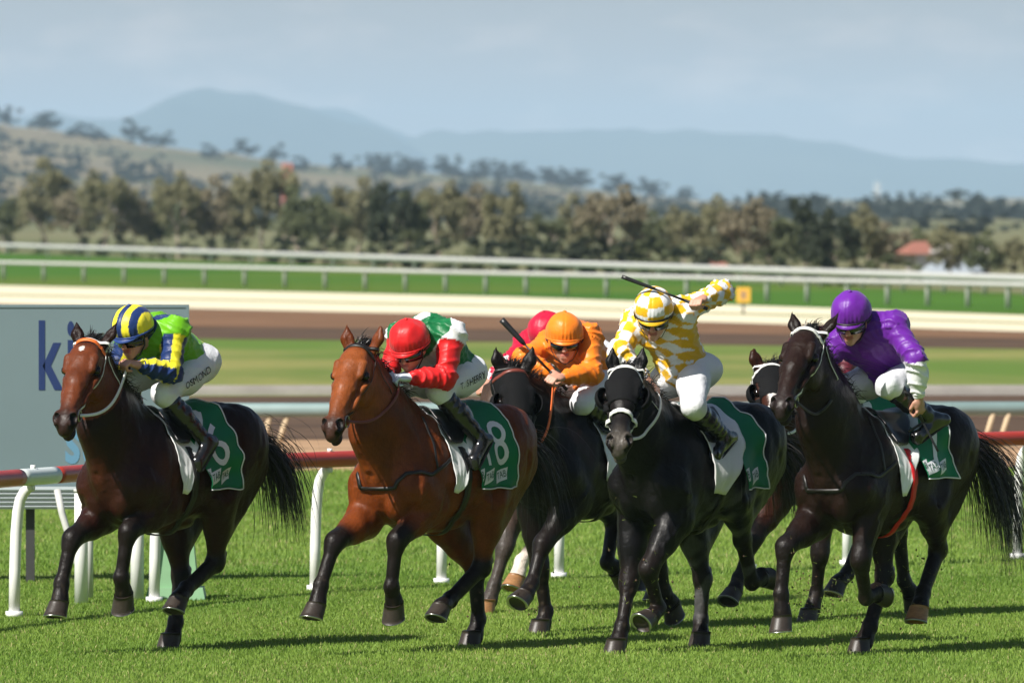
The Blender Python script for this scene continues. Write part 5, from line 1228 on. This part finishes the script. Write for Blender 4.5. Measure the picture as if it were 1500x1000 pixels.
    az = np.arctan2(b_, a_+.012); pleat = np.sin(az*30+2*np.sin(az*3))*sstep(-c_, -.06, .04)*.0020+.0030*waves(V, J['seed']+9, 8, 25, 70)-.003*np.exp(-(np.sin(az*2.0)*.15/.012)**2)*sstep(c_, -.05, .0); nr_ = rl/np.linalg.norm(rl, axis=1)[:, None]
    V = V+nr_*pleat[:, None]; hc_ = J['helmet'](a_, b_, c_, az); ho = mobj('helmet', np_mesh('helmet', V, [Q], M['silk'], True, hc_), o)
    t = np.linspace(-1.15, 1.15, 21); Vv = []; Qq = []
    for lay in (0, 1):
        for i, q in enumerate(t):
            for k_, rr in enumerate((.93, 1.0, 1.0+.17*math.cos(q*1.3)**2)):
                Vv.append(HD(-.012+.150*rr*math.cos(q), .132*rr*math.sin(q), -.036-.014*(rr-1)*6-.006*lay-.008*math.cos(q)))
    m3 = 21*3
    for i in range(20):
        for k_ in range(2):
            q = (i*3+k_, i*3+k_+1, (i+1)*3+k_+1, (i+1)*3+k_); Qq += [q, tuple(m3+x for x in q[::-1])]
        Qq += [(i*3+2, m3+i*3+2, m3+(i+1)*3+2, (i+1)*3+2), (i*3, (i+1)*3, m3+(i+1)*3, m3+i*3)]
    pm = np_mesh('helmet_peak', np.array(Vv), [np.array(Qq)], M['silk'], True, np.tile(J['peak'], (len(Vv), 1))); mobj('helmet_peak', pm, ho)
    t = np.linspace(0, 2*math.pi, 49); mb = MB(); P = np.array([HD(-.012+.158*.965*math.cos(q), .136*.965*math.sin(q), -.034-.012*math.cos(q)) for q in t[:-1]]); mb.ribbon(P, np.array([math.cos(q)*f+math.sin(q)*sd for q in t[:-1]]), .013, .006, True); bm_ = mb.mesh('helmet_band', M['strap_black'] if J.get('band') else M['silk']); at_ = bm_.color_attributes.new('Col', 'FLOAT_COLOR', 'POINT'); at_.data.foreach_set('color', np.tile([*J['peak'], 1], len(bm_.vertices)).astype(np.float32)); mobj('helmet_band', bm_, ho)
    mb = MB(); mb.tube([HD(-.012, 0, .136), HD(-.012, 0, .146), HD(-.012, 0, .152)], [.016, .014, .004], 10); b_me = mb.mesh('button', M['silk']); at_ = b_me.color_attributes.new('Col', 'FLOAT_COLOR', 'POINT'); at_.data.foreach_set('color', np.tile([*J['peak'], 1], len(b_me.vertices)).astype(np.float32)); mobj('button', b_me, ho)
    t = np.linspace(-1.25, 1.25, 25); P = np.array([HD(-.005+.118*math.cos(q), .094*math.sin(q), -.078) for q in t]); mb = MB(); mb.ribbon(P, np.array([math.cos(q)*f+math.sin(q)*sd for q in t]), .056, .014); go = mb.obj('goggles', M['lens'], o)
    P = np.array([HD(-.012+.146*math.cos(q), .128*math.sin(q), -.052) for q in np.linspace(1.2, 2*math.pi-1.2, 24)]); mb = MB(); mb.ribbon(P, np.array([nrm(p-hd) for p in P]), .022, .004); mb.obj('goggle_strap', M['strap_black'], go)
    for s in (-1, 1):
        P = np.array([HD(.01, s*.098, -.05), HD(.02, s*.092, -.11), HD(.045, s*.055, -.165), HD(.06, 0, -.190)]); mb = MB(); mb.ribbon(P, np.array([sd*s]*4), .014, .004); mb.obj('chin_strap', M['strap_black'], ho)
    if J.get('collar') is not None:
        t = np.linspace(0, 2*math.pi, 33)[:-1]; d = nrm(hc-j['chs']); x = nrm(np.cross(d, sd)); y = np.cross(d, x); ctr = j['chs']*.62+hc*.38
        mb = MB(); mb.ribbon([ctr+.082*(math.cos(a)*x+math.sin(a)*y) for a in t], [math.cos(a)*x+math.sin(a)*y for a in t], .055, .008, True); mb.obj('collar', M[J['collar']], jk)
    c['obj_j'] = o
    return o
def build_whip(c, J, side, wdir, back, fwdl, label, flap=.045):
    h = np.array([-math.sin(c['th']), -math.cos(c['th'])]); l = np.array([-h[1], h[0]]); w = np.array(wdir, float); d = nrm(np.array([w[:2]@h, w[:2]@l, w[2]])); g = J['grip'][side]
    o = empty('whip', (c['X'], c['d'], 0), c['rz']); a, b = g-d*back, g+d*fwdl
    mb = MB(); mb.tube([a, a+d*.02, g+d*.10], [.014, .013, .011], 10); mb.obj('handle', M['whip'], o)
    mb = MB(); mb.tube([g+d*.09, b-d*.24], [.009, .007], 8); mb.obj('shaft', M['whip'], o)
    n = nrm(np.cross(d, [h@np.array([0, -1.0]), l@np.array([0, -1.0]), 0])); vw = np.cross(n, d); P = np.linspace(b-d*.25, b, 8); mb = MB(); mb.ribbon(P-vw*.006, np.tile(vw, (8, 1)), np.interp(np.linspace(0, 1, 8), [0, .15, 1], [.015, flap*.8, flap]), .012); mb.obj('flap', M['whip'], o)
    return tag(o, label, 'whip', 'jockeys\' whips')

JPOSE = {'J1': {"pel": [-0.25, 0.024, 1.945], "chs": [0.176, 0.004, 2.135], "head": [0.42, 0.016, 2.205], "sl": [0.161, 0.185, 2.174], "sr": [0.191, -0.177, 2.098], "el": [0.268, 0.228, 1.89], "er": [0.306, -0.239, 1.82], "wl": [0.516, 0.152, 1.941], "wr": [0.508, -0.074, 1.867], "hl": [-0.189, 0.11, 1.917], "hr": [-0.266, -0.085, 1.953], "kl": [0.233, 0.144, 1.741], "kr": [0.15, -0.217, 1.818], "al": [-0.039, 0.288, 1.428], "ar": [-0.039, -0.27, 1.431], "tl": [0.069, 0.3, 1.282], "tr": [0.106, -0.28, 1.325]},
 'J2': {"pel": [-0.216, 0.001, 1.872], "chs": [0.168, 0.019, 2.135], "head": [0.419, 0.046, 2.114], "sl": [0.147, 0.204, 2.136], "sr": [0.19, -0.165, 2.132], "el": [0.264, 0.239, 1.855], "er": [0.295, -0.235, 1.852], "wl": [0.497, 0.115, 1.858], "wr": [0.505, -0.075, 1.869], "hl": [-0.223, 0.107, 1.882], "hr": [-0.203, -0.105, 1.867], "kl": [0.216, 0.151, 1.763], "kr": [0.229, -0.219, 1.778], "al": [-0.05, 0.307, 1.443], "ar": [-0.037, -0.27, 1.439], "tl": [0.056, 0.322, 1.297], "tr": [0.107, -0.28, 1.332]},
 'J3': {"pel": [-0.106, 0.002, 1.756], "chs": [0.23, -0.038, 2.073], "head": [0.446, 0.08, 2.129], "sl": [0.245, 0.146, 2.088], "sr": [0.199, -0.218, 2.034], "el": [0.381, 0.266, 1.842], "er": [0.488, -0.24, 1.933], "wl": [0.635, 0.198, 1.816], "wr": [0.504, 0.007, 1.84], "hl": [-0.045, 0.088, 1.779], "hr": [-0.141, -0.1, 1.749], "kl": [0.379, 0.18, 1.633], "kr": [0.299, -0.221, 1.744], "al": [-0.009, 0.269, 1.456], "ar": [-0.021, -0.27, 1.453], "tl": [0.132, 0.28, 1.345], "tr": [0.121, -0.28, 1.343]},
 'J4': {"pel": [0.024, -0.021, 1.888], "chs": [0.304, -0.078, 2.256], "head": [0.532, 0.01, 2.327], "sl": [0.302, 0.101, 2.301], "sr": [0.312, -0.262, 2.225], "el": [0.118, 0.306, 2.436], "er": [0.544, -0.25, 2.025], "wl": [0.379, 0.317, 2.391], "wr": [0.516, -0.058, 1.845], "hl": [0.09, 0.062, 1.877], "hr": [-0.034, -0.109, 1.901], "kl": [0.433, 0.263, 1.662], "kr": [0.355, -0.222, 1.693], "al": [0.053, 0.281, 1.449], "ar": [-0.008, -0.27, 1.459], "tl": [0.191, 0.28, 1.334], "tr": [0.133, -0.28, 1.347]},
 'J6': {"pel": [-0.188, -0.005, 1.871], "chs": [0.186, -0.002, 2.151], "head": [0.388, -0.006, 2.304], "sl": [0.121, 0.165, 2.199], "sr": [0.247, -0.171, 2.104], "el": [0.184, 0.38, 1.99], "er": [0.302, -0.204, 1.803], "wl": [0.119, 0.364, 1.733], "wr": [0.313, 0.028, 1.93], "hl": [-0.2, 0.101, 1.878], "hr": [-0.174, -0.11, 1.868], "kl": [0.239, 0.194, 1.805], "kr": [0.257, -0.219, 1.765], "al": [-0.11, 0.336, 1.58], "ar": [-0.033, -0.27, 1.445], "tl": [0.025, 0.285, 1.469], "tr": [0.111, -0.28, 1.336]},
 'J7': {"pel": [-0.129, -0.001, 1.887], "chs": [0.308, -0.089, 2.027], "head": [0.514, 0.044, 2.091], "sl": [0.3, 0.085, 2.09], "sr": [0.326, -0.265, 1.968], "el": [0.298, 0.241, 1.825], "er": [0.597, -0.242, 1.828], "wl": [0.502, 0.077, 1.866], "wr": [0.833, -0.257, 1.707], "hl": [-0.129, 0.105, 1.887], "hr": [-0.129, -0.108, 1.888], "kl": [0.289, 0.22, 1.746], "kr": [0.29, -0.22, 1.746], "al": [-0.025, 0.27, 1.45], "ar": [-0.025, -0.27, 1.45], "tl": [0.117, 0.28, 1.341], "tr": [0.117, -0.28, 1.341]}}
def jk1(V, sl, atp, ang, ta, tx, fo, left):
    c = pick(tx > 1.24, NAVY, LIME); c = pick((np.abs(np.abs(ta)-.85) < .17) & (tx > .72) & ~sl, NAVY*1.0, c); c = pick((tx < .12) & ~sl, YEL*.8, c)
    s = pick((np.abs(ang-.35) < .50) | (np.abs(np.abs(ang)-2.4) < .36), YEL, NAVY); return pick(sl, s, c)
def jk2(V, sl, atp, ang, ta, tx, fo, left):
    q = tx+.12*np.cos(2*ta); g = ((q > 1.06) & (q < 1.30)) | (q < .56) | ((np.abs(ta) < .16) & (q < 1.1)); return pick(sl, RED, pick(g, GRN, WHT*.95))
def jk3(V, sl, atp, ang, ta, tx, fo, left): return np.tile(ORG, (len(V), 1))
def jk4(V, sl, atp, ang, ta, tx, fo, left):
    wv = .008*waves(V, 44, 6, 8, 22); u, v = V@np.array([.35, .94, .0])+wv, V[:, 2]-wv*.7; chk = (np.floor((u+v*.6)/.070)+np.floor((v-u*.45)/.070)) % 2 > .5; chk &= waves(V, 45, 6, 12, 25) < 1.3; side = (np.abs(V[:, 1]) > .115) & ~sl & (tx < .8)
    cs = (np.floor(atp*3.6)+np.floor((ang+3.2)/1.05)) % 2 > .5; return pick(np.where(sl, cs, chk & ~side), WHT, GOLD)
def jk6(V, sl, atp, ang, ta, tx, fo, left): return pick(sl & fo & (atp > 1.02), WHT, np.tile(PUR, (len(V), 1)))
def jk7(V, sl, atp, ang, ta, tx, fo, left):
    cs = (np.floor(atp*5)+np.floor((ang+3.2)/.8)) % 2 > .5; return pick(sl & fo & cs, WHT, np.tile(CRIM, (len(V), 1)))
solid = lambda col: (lambda a, b, c, az: np.tile(col, (len(a), 1)))
def he1(a, b, c, az): return pick(np.floor((b+.4)/.046) % 2 > .5, YEL, NAVY)
def he4(a, b, c, az): return pick((np.floor((az+3.3)/.78)+np.floor((c+.2)/.062)) % 2 > .5, WHT, GOLD)
JOCKEYS = {
 'H1': dict(j=JPOSE['J1'], face=(.93, .05, -.30), seed=1, jacket=jk1, helmet=he1, peak=NAVY*1.6, cuff=NAVY, name='OSMOND', label='jockey in lime and navy silks with striped helmet, crouched on the leftmost horse'),
 'H2': dict(j=JPOSE['J2'], face=(.90, .15, -.36), seed=2, jacket=jk2, helmet=solid(RED), peak=RED, cuff=RED, name='T. SHERRY', glove=(.62, .70, .78), label='jockey in red, green and white silks with red helmet'),
 'H3': dict(j=JPOSE['J3'], face=(.80, .55, -.14), seed=3, jacket=jk3, helmet=solid(ORG*1.05), peak=ORG, cuff=ORG, collar='print_black', label='jockey in plain orange silks and orange helmet, facing the camera'),
 'H4': dict(j=JPOSE['J4'], face=(.80, .42, -.34), seed=4, jacket=jk4, helmet=he4, peak=GOLD, cuff=WHT, band=True, knuckle_l=(.3, 0, .9), label='jockey in yellow and white chequered silks raising a whip arm'),
 'H5': dict(j={k: (v[0]+.04, v[1], v[2]-(.15 if k[0] not in 'at' else .04)) for k, v in JPOSE['J2'].items()}, face=(.93, .0, -.36), seed=5, res=1.4, jacket=lambda V, *a: np.tile(np.array([.10, .008, .02]), (len(V), 1)), helmet=solid(np.array([.10, .008, .02])), peak=np.array([.10, .008, .02]), cuff=np.array([.10, .008, .02]), label='jockey in dark maroon silks, hidden behind the head of the rightmost horse'),
 'H6': dict(j=dict(JPOSE['J6'], er=(.42, -.25, 1.90), wr=(.64, -.08, 1.80)), face=(.86, .32, -.30), seed=6, jacket=jk6, helmet=solid(PUR*1.05), peak=PUR, cuff=WHT, band=True, knuckle_l=(.2, 1.0, .2), breech=np.array([.70, .71, .74]), label='jockey in purple silks with white forearms on the rightmost horse'),
 'H7': dict(j=JPOSE['J7'], face=(.95, .05, -.34), seed=7, res=1.4, jacket=jk7, helmet=solid(CRIM*1.1), peak=CRIM, cuff=CRIM, label='jockey in crimson silks with chequered sleeves, hidden behind the orange jockey'),
}
TACK = {'H1': dict(brow='strap_orange', cheek='strap_white', rein='strap_white'), 'H2': dict(brow='strap_black', cheek='strap_black', rein='strap_brown'), 'H3': dict(brow='strap_brown', cheek='strap_black', rein='strap_orange', hood=.30),
        'H4': dict(brow='strap_white', cheek='strap_white', nose='strap_white', rein='strap_white', hood=.30), 'H5': dict(brow='strap_white', cheek='strap_white', nose='strap_white', rein='strap_white', hood=.28), 'H6': dict(brow='strap_white', cheek='strap_white', rein='strap_black'), 'H7': dict(brow='strap_black', cheek='strap_black', rein='strap_black')}
WHO = {'H1': 'leftmost dark bay', 'H2': 'bright bay', 'H3': 'black hooded horse', 'H4': 'black horse with white noseband', 'H5': 'blazed bay', 'H6': 'rightmost dark brown horse', 'H7': 'white socked horse'}
CLOTH = {'H1': dict(num='6', ruff=.024, nx=.06, bx=.13), 'H2': dict(num='18', nw=.80, bx=.07, nx=.03), 'H3': dict(), 'H4': dict(bx=.12, fx=-.10, ruff=.02, over=True), 'H5': dict(), 'H6': dict(num='7', ruff=.022, am=101.0, bx=.14, nx=.06, girth='strap_red', breast=True), 'H7': dict()}
CLOTH['H2']['breast'] = True
for k_, c in HORSES.items():
    c['tack'] = TACK[k_]; J = JOCKEYS.get(k_)
    cl = CLOTH[k_]; cl.update(pad_label='white saddle pad on the '+WHO[k_], label='green number cloth on the '+WHO[k_], saddle_label='small black racing saddle on the '+WHO[k_]); c['cloth'] = cl
    if J:
        c['jock'] = J['j']; build_jockey(c, J)
        c['hands'] = {1: J['grip']['l'], -1: J['grip']['r']}
        if k_ == 'H4': c['hands'] = {1: J['grip']['r'], -1: J['grip']['r']}
        if k_ == 'H6': c['hands'] = {1: J['grip']['r'], -1: J['grip']['r']}
    else: c['hands'] = {1: (.35, .06, 1.72), -1: (.35, -.06, 1.72)}
    build_bridle(c); build_saddlery(c)
build_whip(HORSES['H4'], JOCKEYS['H4'], 'l', (-.53, .02, .20), .07, .55, 'black whip swung above the chequered helmet', .028)
build_whip(HORSES['H3'], JOCKEYS['H3'], 'r', (-.42, .05, .45), .08, .60, 'black whip with broad flap held upright by the orange jockey')
build_whip(HORSES['H6'], JOCKEYS['H6'], 'l', (.15, -.02, -.29), .05, .32, 'black whip hanging from the purple jockey\'s lowered hand', .016)

# ------------------------------------------------------------------ turf thrown up by the hooves
def thrown_turf():
    r = np.random.default_rng(55); Vb, Tb, Vc, Qc = [], [], [], []
    for k_, ln, n in (('H6', 'fr', 60), ('H5', 'fl', 260), ('H6', 'hr', 90), ('H6', 'fl', 60), ('H4', 'fl', 90), ('H4', 'hr', 50), ('H3', 'fr', 50), ('H2', 'hr', 40), ('H6', 'hl', 50)):
        c = HORSES[k_]; d = np.array(c['legs'][ln]['d']); hd_ = np.array([-math.sin(c['th']), -math.cos(c['th'])]); lf = np.array([-hd_[1], hd_[0]])
        for i in range(n):
            p = d+np.array([r.normal(-.12, .22), r.normal(0, .12), abs(r.normal(.0, .30 if k_ != 'H5' else .22))]); w = np.array([c['X'], c['d']])+p[0]*hd_+p[1]*lf; q = np.array([w[0], w[1], p[2]+.01])
            a = nrm(r.normal(size=3)); b = nrm(np.cross(a, r.normal(size=3))); L = r.uniform(.012, .04); m = len(Vb); Vb += [q-b*.0022, q+b*.0022, q+a*L+b*.001]; Tb.append((m, m+1, m+2))
            if r.random() < .3:
                s = r.uniform(.003, .010); m = len(Vc); Vc += [q+s*np.array(o)*r.uniform(.6, 1.3) for o in ((1, 0, 0), (-1, 0, 0), (0, 1, 0), (0, -1, 0), (0, 0, 1), (0, 0, -1))]
                Qc += [(m+x, m+y, m+z) for x, y, z in ((0, 2, 4), (2, 1, 4), (1, 3, 4), (3, 0, 4), (2, 0, 5), (1, 2, 5), (3, 1, 5), (0, 3, 5))]
    n = len(Vb); col = np.tile([.22, .30, .06], (n, 1))*np.repeat(r.uniform(.6, 1.3, n//3), 3)[:, None]
    tag(mobj('flying_grass', np_mesh('flying_grass', np.array(Vb), [np.array(Tb)], M['grass'], False, col)), 'torn grass blades thrown up around the hooves', 'grass', kind='stuff')
    tag(mobj('flying_soil', np_mesh('flying_soil', np.array(Vc), [np.array(Qc)], M['dirt_dark'], False)), 'crumbs of dark soil thrown up around the hooves', 'soil', kind='stuff')
thrown_turf()

# ------------------------------------------------------------------ the air
HZ = bpy.data.materials.new('hazy_air'); HZ.use_nodes = True
hn, hl_ = HZ.node_tree.nodes, HZ.node_tree.links; hn.clear()
ho = hn.new("ShaderNodeOutputMaterial"); pv = hn.new("ShaderNodeVolumePrincipled")
pv.inputs['Color'].default_value = (.55, .765, 1.0, 1); pv.inputs['Density'].default_value = 0.000078; pv.inputs['Anisotropy'].default_value = 0.0
hl_.new(pv.outputs[0], ho.inputs['Volume'])
mb = MB(); mb.box((0, 12100, 134), (9400*2, 25000, 270)); tag(mb.obj('haze', HZ, None, False), 'thin blue haze lying over the whole valley', 'haze', kind='stuff')
